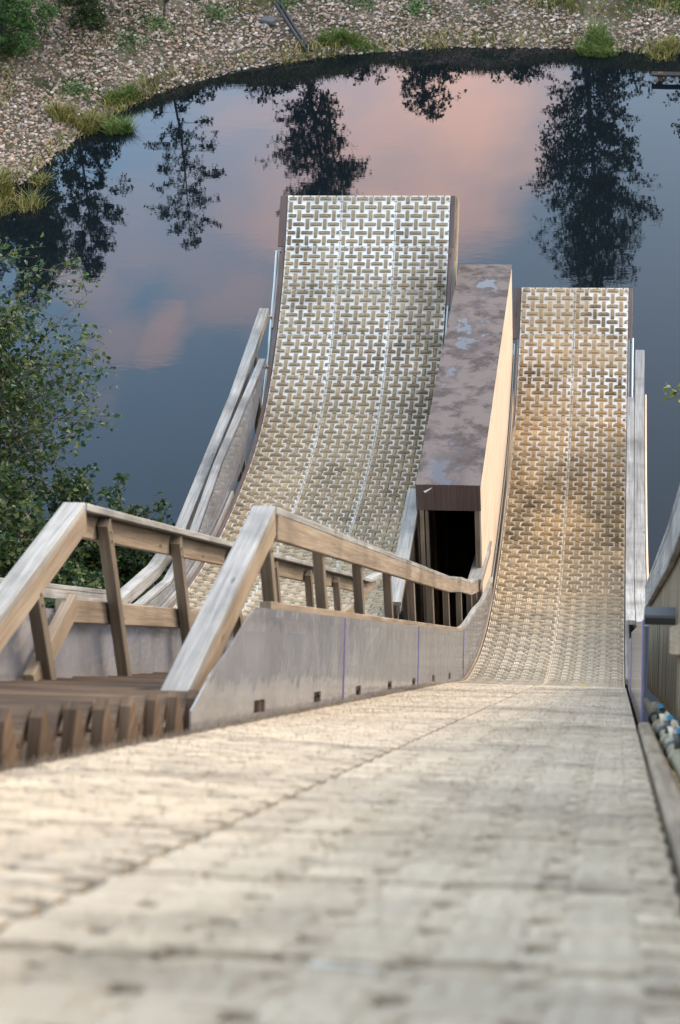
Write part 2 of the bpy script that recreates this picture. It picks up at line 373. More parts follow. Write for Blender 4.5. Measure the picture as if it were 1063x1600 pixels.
def base_template(nx=3, ns=6):
    V, F = [], []
    g = .0035; lip = .016
    xs = [g, g+lip] + list(np.linspace(g+lip, 1-g-lip, nx)[1:-1]) + [1-g-lip, 1-g]; ys = [g, g+lip] + list(np.linspace(g+lip, 1-g-lip, ns)[1:-1]) + [1-g-lip, 1-g]
    nx_, ny_ = len(xs), len(ys)
    for j, y in enumerate(ys):
        for i, x in enumerate(xs):
            V.append((x, y, .011 if i in (0, nx_-1) or j in (0, ny_-1) else .004))
    for j in range(ny_-1):
        for i in range(nx_-1): a = j*nx_+i; F.append((a, a+1, a+nx_+1, a+nx_))
    # skirts
    ring = [(i, 0) for i in range(nx_)]+[(nx_-1, j) for j in range(1, ny_)]+[(i, ny_-1) for i in range(nx_-2, -1, -1)]+[(0, j) for j in range(ny_-2, 0, -1)]
    b = len(V)
    for i, j in ring: V.append((xs[i], ys[j], -.012))
    for k in range(len(ring)):
        i, j = ring[k]; i2, j2 = ring[(k+1) % len(ring)]
        F.append((b+k, b+(k+1) % len(ring), j2*nx_+i2, j*nx_+i))
    # bolt holes: small dark lozenges just proud of the rim
    mi = [0]*len(F)
    pts = [(.017, q) for q in (.12, .31, .5, .69, .88)]+[(.983, q) for q in (.12, .31, .5, .69, .88)]+[(q, .983) for q in (.1, .26, .42, .58, .74, .9)]
    for x, y in pts:
        b = len(V); r = .0085
        V += [(x-r, y-r, .0135), (x+r, y-r, .0135), (x+r, y+r, .0135), (x-r, y+r, .0135)]; F.append((b, b+1, b+2, b+3)); mi.append(2)
    return np.array(V), np.array(F), np.array(mi)
BV, BF, BM = base_template()
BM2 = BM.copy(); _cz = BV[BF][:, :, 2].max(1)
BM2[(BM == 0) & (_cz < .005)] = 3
g_ = G('bolt_hole_dark'); M_hole = g_.set(color=(.03, .025, .02), rough=.8)
g_ = G('dark_mat_floor'); M_floor = g_.set(color=g_.mix(g_.noise(g_.pos(), 30, 3), (.015, .011, .008), (.06, .045, .03)), rough=.9)  # near-black brown colour for the mat floor between the in-run's brush bars
TK = [bar_template(.066, .212, .030, 7) for _ in range(3)]            # kicker: bars stand apart
TM = [bar_template(.082, .235, .028, 6) for _ in range(2)]            # transition
TR = [bar_template(.118, .266, .036, 7, jt=.09, hw=.070) for _ in range(3)]            # in-run: bristles splayed until they meet
TP = bar_template(.072, .215, .03, 6, rows=2); TLOW = bar_template(.118, .262, .024, 1, detail=False)
def fuzz(x0, dx, prof, u0, u1, n, h, seed):
    """loose bristle tips over one tile"""
    r = np.random.default_rng(seed); X = x0+dx*r.random(n); U = u0+(u1-u0)*r.random(n); hh = h*(.75+.6*r.random(n)); a = r.random(n)*2*PI; ln = .012*r.random(n)
    w = .0011; y0, z0 = prof.at(U, .012); y1, z1 = prof.at(U+np.sin(a)*ln, hh)
    A = np.stack([X-w, y0, z0], 1); B = np.stack([X+w, y0, z0], 1); C = np.stack([X+np.cos(a)*ln+w*.4, y1, z1], 1); D = np.stack([X+np.cos(a)*ln-w*.4, y1, z1], 1)
    V = np.stack([A, B, C, D], 1).reshape(-1, 3); return V, np.arange(len(V)).reshape(-1, 4)
def make_tile(prof, x0, wd, u0, u1, tmpl, mats, parent, nfuzz=0, seed=0, name='brush_tile', dark_floor=False):
    V1, F1, UV1, T1 = tmpl
    u0 += .0; Vs = []; 
    def mapv(V, h0=0.):
        x = x0+V[:, 0]*wd; y, z = prof.at(u0+V[:, 1]*(u1-u0), V[:, 2]+h0); return np.stack([x, y, z], 1)
    BV_ = BV.copy()
    if dark_floor: BV_[(BV[:, 2] == .011) & ((BV[:, 1] < .03) | (BV[:, 1] > .97)) & (BV[:, 0] > .05) & (BV[:, 0] < .95), 2] = .033
    V = [mapv(BV_), mapv(V1, .003)]; F = [BF, F1+len(BV)]; mi = [BM2 if dark_floor else BM, np.ones(len(F1), int)]
    nl = sum(len(f) for f in F)*4; uv = [np.zeros((len(BF)*4, 2)), UV1+seed*.37]; tint = [np.full(len(BV), .5), T1*.6+.4*((seed*.618) % 1)]
    if nfuzz:
        fv, ff = fuzz(x0+.01, wd-.02, prof, u0+.01, u1-.01, nfuzz, .038, seed)
        if x0 < XR0+.01:                      # long frayed tips along the free edge
            f2, _ = fuzz(x0-.006, .05, prof, u0, u1, 260, .043, seed+77); fv = np.vstack([fv, f2]); ff = np.arange(len(fv)).reshape(-1, 4)
        off = len(BV)+len(V1)
        V.append(fv); F.append(ff+off); mi.append(np.ones(len(ff), int)); uv.append(rng.random((ff.size, 2))*5); tint.append(np.repeat(rng.random(len(ff)), 4))
    return np_mesh(name, np.vstack(V), np.vstack(F), mats, parent, np.concatenate(mi), np.vstack(uv), {'tint': ('POINT', np.concatenate(tint))})
def bounds(prof, ys, step=.7, end=0.):
    """row boundaries: the measured ones near the lip, then even steps up the run"""
    us = [prof.u_at_y(y) for y in ys]; us[0] = prof.len
    while us[-1] > end+step: us.append(us[-1]-step)
    return us

# right ramp ---------------------------------------------------------------------------
ys = list(PR[:15, 0])+[16.52, 15.91]
uR = bounds(profR, ys)
ry, rz = profR.at(profR.len)
rampR = thing('ski_water_ramp', (-.6, float(ry), 0), 'narrower ski jump ramp with two columns of amber mats, running down from the foreground', 'ski jump')
k = 0
for r_ in range(len(uR)-1):
    u1, u0 = uR[r_], uR[r_+1]; y_mid = float(profR.at((u0+u1)/2)[0])
    for c in range(2):
        x0 = XR0+c*.7; k += 1
        if r_ == 3: t_, ms = TP, [P_right, B_right, M_hole]
        elif y_mid > 19.5: t_, ms = TK[k % 3], [P_right, B_right, M_hole]
        elif y_mid > 13.6: t_, ms = TM[k % 2], [P_right, B_right, M_hole]
        elif True: t_, ms = TR[k % 3], [P_run, B_run, M_hole, M_floor]
        nf_ = 350 if y_mid < 13 else 0
        make_tile(profR, x0, .7, u0, u1, t_, ms, rampR, nf_, k, dark_floor=y_mid <= 13.6)
def deck(prof, x0, x1, u0, u1, thick, mat, parent, name='deck', n0=-.014):
    mb = MB(); us = np.arange(u0, u1+.01, .35); top = [tuple(float(q) for q in prof.at(min(u, u1), n0)) for u in us]; bot = [tuple(float(q) for q in prof.at(min(u, u1), n0-thick)) for u in us]
    for i in range(len(us)-1):
        mb.prism_x([top[i], top[i+1], bot[i+1], bot[i]], x0, x1)
    return mb.build(name, mat, parent)
deck(profR, XR0+.006, XR1+.004, 0, profR.len-.005, .03, W_brown, rampR)
def supports(prof, x0, x1, us, mat, parent, ground):
    for u in us:
        y, z = [float(q) for q in prof.at(u, -.17)]
        for x in (x0, x1):
            zb = ground(x, y)
            if z-zb > .15: MB().box_path([(x, y, zb-.3), (x, y, z+.05)], .1, .1, side=(1, 0, 0)).build('support_post', mat, parent)
        MB().box_path([(x0-.05, y, z), (x1+.05, y, z)], .05, .15, side=(0, 1, 0)).build('cross_beam', mat, parent)
def side_beam(prof, x, u0, u1, depth, w, mat, parent, name, n0=-.05): MB().box_path(prof.path(u0, u1, n0-depth/2, x), w, depth).build(name, mat, parent)

# ------------------------------------------------------------------ lake outline and ground
LAKE = [(-4.6, 16.6), (-5.0, 18.4), (-5.3, 20.2), (-6.4, 22.0), (-8.3, 24.6), (-10.1, 27.8), (-10.6, 30.6), (-10.25, 32.9), (-9.75, 34.4), (-9.25, 36.0), (-8.4, 37.2), (-6.9, 38.3), (-5.2, 38.9), (-3.3, 39.2),
        (-1.2, 39.1), (1, 38.8), (4, 38.2), (9, 36.2), (13, 32.5), (15, 27), (14, 21), (10, 17.6), (5, 16.2), (1, 15.7), (-2, 15.8)]
LK = np.array(LAKE)
def lake_sd(X, Y):
    """distance to the waterline, positive on land"""
    X = np.asarray(X, float); Y = np.asarray(Y, float); d = np.full(X.shape, 1e9); ins = np.zeros(X.shape, bool)
    for (ax, ay), (bx, by) in zip(LK, np.roll(LK, -1, 0)):
        ex, ey = bx-ax, by-ay; t = np.clip(((X-ax)*ex+(Y-ay)*ey)/(ex*ex+ey*ey), 0, 1)
        d = np.minimum(d, np.hypot(X-ax-t*ex, Y-ay-t*ey)); c = (ay > Y) != (by > Y)
        ins ^= c & (X < ex*(Y-ay)/(ey if ey else 1e-9)+ax)
    return np.where(ins, -d, d)
def ground_z(X, Y):
    X = np.asarray(X, float); Y = np.asarray(Y, float); d = lake_sd(X, Y)
    wob = .10*np.sin(X*1.7+Y*.6)+.07*np.sin(X*.7-Y*2.1)+.05*np.sin(X*3.1+Y*2.7)
    sl_ = .30+.17*np.clip((Y-34)/3, 0, 1)
    land = np.where(d < 4.5, sl_*d, 4.5*sl_+.12*(np.minimum(d, 12)-4.5)+.03*np.clip(d-12, 0, 60))+wob*np.clip(d, 0, 2)*.5
    water = -.55*np.clip(-d, 0, 4.5)
    z = np.where(d > 0, land, water)
    hill = H0-np.clip(Y, -2, 60)*math.tan(AL)-hC/math.cos(AL)-.95-.05*np.abs(X+1)
    hill = np.maximum(hill, -3)
    return np.maximum(z, np.where(Y < 19, hill, -9))
def gz(x, y): return float(ground_z(np.array([x]), np.array([y]))[0])
q = np.linspace(-1, 1, 300); gx = -1+q*18+np.sign(q)*np.abs(q)**6*700; gy = 26+q*20+np.sign(q)*np.abs(q)**6*700
GX, GY = np.meshgrid(gx, gy); V = np.stack([GX.ravel(), GY.ravel(), ground_z(GX, GY).ravel()], 1)
n_ = 300; idx = np.arange(n_*n_).reshape(n_, n_); F = np.stack([idx[:-1, :-1], idx[:-1, 1:], idx[1:, 1:], idx[1:, :-1]], -1).reshape(-1, 4)
g = G('bank_soil'); P = g.pos(); c = g.ramp(g.noise(P, 1.4, 6, .6), [(.32, (.030, .036, .014)), (.48, (.085, .070, .038)), (.62, (.16, .13, .09)), (.75, (.05, .065, .02))])
c = g.mix(g.rngm(g.noise(P, 22, 4), .45, .7), c, (.10, .085, .06)); g.bump(g.noise(P, 25, 5), .8, .05)
gr_o = np_mesh('ground', V, F, g.set(color=c, rough=.95, spec=.1), smooth=True); gr_o['kind'] = 'structure'

g = G('still_dark_water'); P = g.pos()
w1 = g.noise(g.map(P, (1.0, 2.2, 1)), 1.6, 3, .5); w2 = g.noise(g.map(P, (3, 9, 1)), 1.7, 2)
cal = g.rngm(g.noise(P, .16, 2), .35, .65, .35, 1.0)
hgt = g.math('MULTIPLY', g.math('ADD', w1, g.math('MULTIPLY', w2, .30)), cal)
g.bump(hgt, .065, .012)
m_w = g.set(color=(.004, .006, .008), rough=.012, ior=1.36, spec=.5)
mb = MB(); mb.quad([(-40, 8, 0), (40, 8, 0), (40, 60, 0), (-40, 60, 0)]); 
water = mb.build('water', m_w); water['kind'] = 'structure'

supports(profR, XR0+.06, XR1-.06, list(np.arange(1, 26, 2.1))+[27.2, 28.6, 30.0], W_post, rampR, gz)
uLR = profR.len
side_beam(profR, XR0+.02, 0, uLR-.05, .14, .045, W_post, rampR, 'stringer_beam')
side_beam(profR, XR1-.03, 0, uLR-.05, .14, .045, W_post, rampR, 'stringer_beam')
# dark edging strips beside the mats on the upturned part
MB().box_path(profR.path(uLR-.78, uLR, -.012, XR0-.052), .10, .022).build('edge_strip', W_brown, rampR)
MB().box_path(profR.path(uLR-.82, uLR, -.006, XR1+.028), .05, .022).build('edge_strip', W_brown, rampR)
MB().box_path(profR.path(21.8, uLR-.80, .0, XR0-.018), .016, .04).build('edge_strip', W_warm, rampR)
MB().box_path(profR.path(22, uLR-.80, .0, XR1+.018), .022, .05).build('edge_strip', W_grey, rampR)
g = G('galvanised_tube'); M_tube = g.set(color=(.34, .36, .34), rough=.4, metal=.6)
g = G('dark_gap_tube'); M_dk = g.set(color=(.05, .05, .05), rough=.5)
MB().tube(profR.path(23.0, uLR-.85, -.03, XR0-.06), .012).build('edge_tube', M_tube, rampR)
g = G('rusty_bolt'); M_bolt = g.set(color=(.30, .24, .15), rough=.5, metal=.5)
for u in (27.6, 26.3, 25.0, 23.8): MB().box_path([profR.path(u, u+.03, -.02, XR0-.075)[0], profR.path(u, u+.03, -.02, XR0-.012)[0]], .012, .012, side=(0, 1, 0)).build('bracket', M_bolt, rampR)

# left ramp ----------------------------------------------------------------------------
uL = bounds(profL, list(PL[:, 0])); uLL = profL.len
rampL = thing('ski_water_ramp', (-3.25, 26.07, 0), 'wider, taller ski jump ramp with three columns of white mats curving up over pond', 'ski jump')
k = 0; rest = []
for r_ in range(len(uL)-1):
    u1, u0 = uL[r_], uL[r_+1]; ym = float(profL.at((u0+u1)/2)[0])
    for c in range(3):
        k += 1; t_ = TK[(k*2+r_) % 3] if ym > 19.5 else TM[k % 2] if ym > 13 else TLOW
        ms = [P_left if ym > 15 else P_run, B_left if ym > 15 else B_run, M_hole]
        o = make_tile(profL, XL0+c*.7, .7, u0, u1, t_, ms, rampL, 0, k+300, 'brush_tile' if k <= 96 else 'upper_brush_tiles')
        if k > 96: rest.append(o)
if rest:                                      # the hidden upper rows are one part
    Vs, Fs, mis, uvs, tn, off = [], [], [], [], [], 0
    for o in rest:
        me = o.data; a = np.empty(len(me.vertices)*3); me.vertices.foreach_get('co', a); f = np.empty(len(me.loops), int); me.loops.foreach_get('vertex_index', f)
        m = np.empty(len(me.polygons), int); me.polygons.foreach_get('material_index', m); u_ = np.empty(len(me.loops)*2); me.uv_layers[0].data.foreach_get('uv', u_)
        t_ = np.empty(len(me.vertices)); me.attributes['tint'].data.foreach_get('value', t_)
        Vs.append(a.reshape(-1, 3)+np.array(rampL.location)); Fs.append(f.reshape(-1, 4)+off); mis.append(m); uvs.append(u_.reshape(-1, 2)); tn.append(t_); off += len(me.vertices)
        bpy.data.objects.remove(o); bpy.data.meshes.remove(me)
    o = np_mesh('brush_tile_field', np.vstack(Vs), np.vstack(Fs), [P_run, B_run, M_hole], rampL, np.concatenate(mis), np.vstack(uvs), {'tint': ('POINT', np.concatenate(tn))}); o['kind'] = 'stuff'
deck(profL, XL0-.004, XL1+.004, 0, uLL-.005, .03, W_brown, rampL)
supports(profL, XL0+.06, XL1-.06, list(np.arange(3, 26, 2.3))+[26.9, 28.2, 29.4], W_post, rampL, gz)
side_beam(profL, XL0+.03, 0, uLL-.05, .14, .045, W_post, rampL, 'stringer_beam')
side_beam(profL, XL1-.03, 0, uLL-.05, .14, .045, W_post, rampL, 'stringer_beam')
MB().box_path(profL.path(uLL-.69, uLL, -.014, XL0-.055), .095, .024).build('edge_strip', W_brown, rampL)
MB().box_path(profL.path(uLL-.69, uLL, -.014, XL1+.035), .06, .024).build('edge_strip', W_brown, rampL)
MB().box_path(profL.path(uLL-1.6, uLL-.695, -.014, XL1+.03), .05, .024).build('edge_strip', W_brown, rampL)
MB().box_path(profL.path(20.5, uLL-.70, -.02, XL0-.03), .045, .05).build('edge_strip', W_brown, rampL)
MB().box_path(profL.path(uLL-1.9, uLL-.75, -.005, XL0-.075), .02, .05).build('edge_strip', W_grey, rampL)
pan = MB(); pt = [profL.path(u, u+.01, -.03, XL1)[0] for u in np.linspace(uLL-1.75, uLL, 9)]; dp = [.05, .12, .18, .22, .24, .25, .25, .24, .22]
pb = [profL.path(u, u+.01, -.03-d_, XL1)[0] for u, d_ in zip(np.linspace(uLL-1.75, uLL, 9), dp)]
for i in range(8): pan.prism_x([(pt[i].y, pt[i].z), (pt[i+1].y, pt[i+1].z), (pb[i+1].y, pb[i+1].z), (pb[i].y, pb[i].z)], XL1+.07, XL1+.10)
pan.build('side_panel', W_warm, rampL)
MB().tube([Vector((XL0-.11, *[float(q) for q in profL.at(u, n)])) for u, n in zip(np.linspace(uLL-.75, uLL-2.9, 6), (-.02, -.05, -.07, -.12, -.2, -.3))], .02).build('edge_tube', M_tube, rampL)
for u in (uLL-.75, uLL-1.7, uLL-2.5): MB().box_path([profL.path(u, u+.03, -.04, XL0-.14)[0], profL.path(u, u+.03, -.04, XL0-.02)[0]], .03, .03, side=(0, 1, 0)).build('bracket', M_bolt, rampL)
MB().tube(profL.path(uLL-2.6, uLL-1.55, .01, XL1+.03), .014).build('edge_tube', M_tube, rampL)

# ------------------------------------------------------------------ guards of clear plastic sheet
def plexi(name, tint, trans):
    g = G(name); P = g.pos()
    wv = g.noise(g.map(P, (1, 1.0, 1.6)), 2.3, 3, .5); fn = g.noise(P, 2.2, 4)
    b = g.add('ShaderNodeBump', {'Strength': .3, 'Distance': .035, 'Height': wv}).outputs[0]
    g.set(color=g.mix(g.rngm(fn, .3, .7), tint, tuple(x*.72 for x in tint)), rough=.06, spec=1.0); g.l.new(b, g.p.inputs['Normal'])
    tr = g.add('ShaderNodeBsdfTransparent', {0: (.90, .89, .91, 1)})
    lw = g.add('ShaderNodeLayerWeight', {'Blend': .35}).outputs['Facing']
    f = g.math('SUBTRACT', trans, g.math('MULTIPLY', lw, trans*.7), True)
    mx = g.add('ShaderNodeMixShader', {0: f, 1: g.p.outputs[0], 2: tr.outputs[0]}); g.l.new(mx.outputs[0], g.o.inputs[0]); return g.m
M_px = plexi('clear_scuffed_plastic', (.33, .325, .33), .82); M_px2 = plexi('cloudy_plastic_sheet', (.33, .32, .335), .55)
g = G('violet_cut_edge'); M_edge = g.set(color=(.16, .12, .36), rough=.3)
g = G('screw_heads'); M_screw = g.set(color=(.45, .40, .32), rough=.45, metal=.6)
def sheet(prof, x, u0, u1, n0, n1, holes, mat, parent, name='guard_sheet', taper=None):
    """one panel; holes = [(ua, ub, na, nb)]; built of strips that leave the holes open"""
    us = sorted(set([u0, u1]+list(np.arange(u0, u1, .35))+[q for h in holes for q in h[:2]])); mb = MB()
    for a, b in zip(us, us[1:]):
        ns = [n0, n1]; hs = [h for h in holes if h[0] <= a+1e-6 and h[1] >= b-1e-6]
        spans = [(n0, hs[0][2]), (hs[0][3], n1)] if hs else [(n0, n1)]
        for lo, hi in spans:
            hiA, hiB = (hi if hi != n1 or not taper else taper(a)), (hi if hi != n1 or not taper else taper(b))
            p = [prof.at(a, lo), prof.at(b, lo), prof.at(b, hiB), prof.at(a, hiA)]
            mb.prism_x([(float(y), float(z)) for y, z in p], x-.003, x+.003)
    # drop the inner end faces between strips is unnecessary: they are edge-on
    o = mb.build(name, mat, parent); return o
hs_R = [8.36, 10.05, 11.7, 13.35, 14.98, 16.62, 18.25]
s2u = -top_s
seams = [7.1, 10.75, 11.15, 15.4, 19.95, 21.2]
guard_x = XR0-.028
tpn = lambda u: float(np.interp(u-s2u, [7.1, 7.28, 7.33, 7.6, 8.3], [.10, .11, .20, .24, .455]))
for a, b in zip([7.1, 11.15, 15.4], [11.15, 15.4, 20.05]):
    hol = [(h+s2u, h+s2u+.30*(.9 if h < 10 else .8), .058, .105) for h in hs_R if a <= h < b-.3]
    if b > 20: hol.append((b+s2u-.12, b+s2u-.08, .10, .40))
    sheet(profR, guard_x, a+s2u, b+s2u-.006, -.01, .455, hol, M_px, rampR, taper=tpn if a < 8 else None)
    MB().box_path([Vector((guard_x+.004, *[float(q) for q in profR.at(b+s2u-.006, n)])) for n in (0, .2, .45)], .006, .008).build('sheet_edge', M_edge, rampR)
tp = lambda u: float(np.interp(u, [20.05+s2u, 22.0+s2u, 23.6+s2u, 25.0+s2u], [.46, .46, .28, .05]))
sheet(profR, guard_x, 20.05+s2u, 24.6+s2u, -.01, .455, [], M_px, rampR, taper=tp)
MB().box_path([Vector((guard_x-.03, *[float(q) for q in profR.at(u, tp(u)+.0)])) for u in np.linspace(19.9+s2u, 24.9+s2u, 16)], .045, .05).build('guard_rail', W_grey, rampR)
MB().box_path(profR.path(8.75+s2u, 20.0+s2u, .452, guard_x-.026), .045, .065).build('guard_rail', W_warm, rampR)
MB().box_path(profR.path(7.1+s2u, 21.5+s2u, .012, guard_x+.010), .012, .03).build('bottom_batten', W_post, rampR)
for s in np.arange(7.2, 17, .22):
    sm = MB(); p = profR.path(s+s2u, s+s2u+.1, .03, guard_x+.023)[0]; sm.box_path([p, p+Vector((.006, 0, 0))], .011, .011, side=(0, 1, 0), ch=.003); sm.build('screw', M_screw, rampR)
# right-hand guard of the right ramp
gxr = XR1+.03
sheet(profR, gxr, 9.3+s2u, 16.2+s2u, -.01, .455, [], M_px, rampR); sheet(profR, gxr, 16.21+s2u, 25.5+s2u, -.01, .42, [], M_px, rampR)
MB().box_path([Vector((gxr-.004, *[float(q) for q in profR.at(9.3+s2u, n)])) for n in (0, .2, .455)], .006, .008).build('sheet_edge', M_edge, rampR)
MB().box_path([Vector((gxr-.004, *[float(q) for q in profR.at(16.2+s2u, n)])) for n in (0, .2, .455)], .006, .008).build('sheet_edge', M_edge, rampR)
def vpath(prof, x, ya, yb, dz, step=.5):
    n = max(2, int((yb-ya)/step)+1); o = []
    for i, y in enumerate(np.linspace(ya, yb, n)):
        u = prof.u_at_y(y); z = float(prof.at(u)[1]); o.append(Vector((x, y, z+(dz(y) if callable(dz) else dz))))
    return o
dzr = lambda y: float(np.interp(y, [17, 20, 23, 25.3], [.60, .55, .46, .36]))
pp = vpath(profR, .128, 16.5, 24.1, dzr); MB().box_path(pp, .088, .04).build('guard_rail', W_grey, rampR)
for ya, yb in ((16.4, 20.6), (20.6, 25.0)): MB().box_path(vpath(profR, .235, ya, yb-.004, dzr), .115, .04).build('guard_rail', W_grey, rampR)
MB().box_path(vpath(profR, .312, 18.2, 24.2, lambda y: dzr(y)-.11), .022, .22).build('outer_panel', W_ply, rampR)
for y in (17.5, 19.6, 21.7, 23.8):
    z = float(profR.at(profR.u_at_y(y))[1]); MB().box_path([(.20, y, z-.3), (.20, y, z+dzr(y)-.022)], .045, .09).build('guard_post', W_post, rampR)
MB().tube(profR.path(uLR-1.9, uLR-.78, .02, XR1+.062), .013).build('edge_tube', M_tube, rampR)

# guards of the left ramp: right side beside the stairs, left side over the water
gl = XL1-.02-.09
gl = -2.315
for a, b in zip([6.0, 9.1, 12.2, 15.3, 18.4], [9.1, 12.2, 15.3, 18.4, 20.6]): sheet(profL, gl, a+s2u, b+s2u-.006, -.01, .44, [], M_px2, rampL)
MB().box_path(profL.path(9.12+s2u, 20.6+s2u, .435, gl+.028), .045, .10).build('guard_rail', W_warm, rampL)
MB().box_path([Vector((gl+.055, *run_pt(8.55, .13))), Vector((gl+.055, *run_pt(9.2, .46)))], .045, .10).build('brace', W_warm, rampL)
inner = [(-4.45, 16.57, 3.83), (-4.45, 17.8, 3.22), (-4.45, 19.07, 2.86), (-4.45, 20.77, 2.70), (-4.45, 22.4, 2.42), (-4.45, 24.02, 2.14)]
lead = [Vector((-4.45, *run_pt(s, .49))) for s in (6, 12, 17.5)]
MB().box_path(lead+[Vector(p) for p in inner], .085, .04).build('guard_rail', W_grey, rampL)
mb = MB(); pts = [(float(a.y), float(a.z)) for a in lead]+[(y, z) for _, y, z in inner]
low = [tuple(float(q) for q in profL.at(profL.u_at_y(y), -.03)) for y, z in pts]
for i in range(len(pts)-1):
    mb.prism_x([(pts[i][0], pts[i][1]-.02), (pts[i+1][0], max(pts[i+1][1]-.02, low[i+1][1]+.02)), low[i+1], low[i]], -4.40, -4.394)
mb.build('guard_sheet', M_px, rampL)
MB().box_path(profL.path(6+s2u, 27.2, .01, -4.375), .03, .10).build('bottom_batten', W_grey, rampL)
for s in (8, 10.2, 12.4, 14.6, 16.8):
    a = Vector((-4.45, *run_pt(s, .47))); MB().box_path([a+Vector((0, 0, -.9)), a], .07, .045).build('guard_post', W_post, rampL)
for y, zt in ((18.9, 2.84), (20.3, 2.70), (21.9, 2.49), (23.3, 2.26)):
    MB().box_path([(-4.45, y, zt-.75), (-4.45, y, zt)], .05, .08).build('guard_post', W_post, rampL)
# outer handrail on the water side
hr = thing('handrail', (-4.75, 16.3, 1.0), 'pale wooden handrail at far left, leading down beside the wider jump over open water', 'handrail')
o1 = [(-4.62, 13.95, 5.96), (-4.62, 16.31, 4.06)]; o1 = [Vector((-4.62, *run_pt(s, .73))) for s in (8, 12, 16, 20.35)]
o2 = [Vector((-4.62, 16.31, 4.04)), Vector((-4.62, 18.0, 3.25)), Vector((-4.62, 19.30, 2.80))]
o3 = [Vector((-4.62, 19.30, 2.795)), Vector((-4.62, 21.12, 2.54)), Vector((-4.62, 22.94, 2.28)), Vector((-4.62, 25.39, 2.10))]
for p_ in (o1, o2, o3): MB().box_path(p_, .125, .038).build('top_board', W_grey, hr)
MB().box_path([p+Vector((.04, 0, -.07)) for p in o1], .035, .09).build('fascia_board', W_grey, hr)
MB().box_path([p+Vector((.04, 0, -.07)) for p in o2+o3[1:]], .035, .09).build('fascia_board', W_grey, hr)
for y, zt in ((16.2, 4.0), (18.0, 3.22), (20.2, 2.64), (21.8, 2.42), (23.3, 2.22), (24.7, 2.12)):
    MB().box_path([(-4.66, y, max(gz(-4.66, y), -1.0)-.2), (-4.66, y, zt-.02)], .045, .095).build('post', W_post, hr)
for s in (9, 12, 15, 17.8):
    a = Vector((-4.66, *run_pt(s, .71))); MB().box_path([(a.x, a.y, gz(a.x, a.y)-.2), a], .045, .095).build('post', W_post, hr)

# ------------------------------------------------------------------ stairs between the lanes
st = thing('staircase', (-1.8, 5, gz(-1.8, 5)), 'dark wooden plank stairs running down between the two jumps', 'staircase')
PIT = .33; rise = PIT*math.sin(AL); going = PIT*math.cos(AL); sx0, sx1 = -2.24, -1.39
NST = 66
for i in range(NST):
    s = 1.0+i*PIT; y, z = run_pt(s, .15)     # nose of the tread
    # the tread runs back (towards the uphill riser) from its nose
    for kx, (ya, yb) in enumerate(((y-going+.015, y-going/2-.004), (y-going/2+.004, y+.02))):
        dz = random.uniform(-.004, .004)
        if i % 1 == 0: 
            MB().box_path([(sx0-.02, (ya+yb)/2, z-.018+dz), (sx1+random.uniform(-.012, .012), (ya+yb)/2, z-.018+dz)], yb-ya, .034, side=(0, 1, 0)).build('tread', W_dark, st) if (i < 50) else None
def saw(x0, x1, name, mat):
    mb = MB()
    for i in range(NST):
        s = 1.0+i*PIT; y, z = run_pt(s, .15); yb, zb = run_pt(s-PIT, .15)
        l0 = run_pt(s-PIT, -.14); l1 = run_pt(s, -.14)
        mb.prism_x([(yb+.001, z-.037), (y-.0, z-.037), l1, l0], x0, x1)
    return mb.build(name, mat, st)
saw(sx1-.075, sx1-.03, 'stringer', W_dark); saw(sx0+.02, sx0+.065, 'stringer', W_dark)
# upright step blocks along the mat's edge
for i in range(26):
    s = 1.0+i*PIT; y, z = run_pt(s, .15)
    q_ = random.uniform(-.015, .015); l_ = random.uniform(-.01, .02)
    MB().prism_x([(y+.012, z+.008), (y-.025+q_, z+.008), (y-going*.95+l_, z-.15), (y-going*.95+l_, z-.27), (y+.012, z-.27)], sx1+.004, sx1+.036).build('step_bracket', W_dark, st)
for s in np.arange(2, 22.5, 2.6):
    y, z = run_pt(s, -.12)
    for x in (sx0+.05, sx1-.05):
        zb = gz(x, y)
        if z-zb > .1: MB().box_path([(x, y, zb-.2), (x, y, z)], .09, .09).build('support_post', W_post, st)

# handrails of the stairs
def stair_rail(x, label, low_s, low_n, post_s, fx, endn, fascia_front, bottoms):
    t = thing('handrail', (x, run_pt(9)[0], run_pt(9)[1]), label, 'handrail')
    near = [Vector((x, *run_pt(low_s, low_n-.0))), Vector((x, *run_pt(9.15, .868)))]
    MB().box_path(near, .095, .036).build('top_board', W_grey, t)
    MB().box_path([p+Vector((.025, 0, -.07)) for p in near], .038, .10).build('fascia_board', W_warm, t)
    far = [Vector((x, *run_pt(s, .868+(s-9.2)*.003))) for s in np.linspace(9.17, 19.0, 8)]+endn
    mid = far[:5]; MB().box_path(mid, .10, .032).build('top_board', W_grey, t)
    MB().box_path(far[4:], .096, .030).build('top_board', W_grey, t)
    MB().box_path([p+Vector((fx, 0, -.085)) for p in far], .035, .105).build('fascia_board', W_warm, t)
    for s in post_s:
        if s < 9.2: f = (s-low_s)/(9.15-low_s); n = low_n+(.862-low_n)*f-.06
        else: n = .83
        a = Vector((x+fascia_front, *run_pt(s, n)))
        if s > 19.2: a = Vector((x+fascia_front, a.y, float(np.interp(a.y, [p.y for p in far], [p.z for p in far]))-.03))
        b = Vector((a.x, a.y, run_pt(s, bottoms)[1]-.35)) if s < 19.2 else Vector((a.x, a.y, a.z-1.1))
        po = MB().box_path([b, a], .05, .072).build('post', W_post, t)
        if s < 14:
            for dz_ in (.05, .10): MB().tube([(a.x+.024, a.y, a.z-dz_), (a.x+.032, a.y, a.z-dz_)], .008, 6).build('bolt', M_bolt, t)
    return t
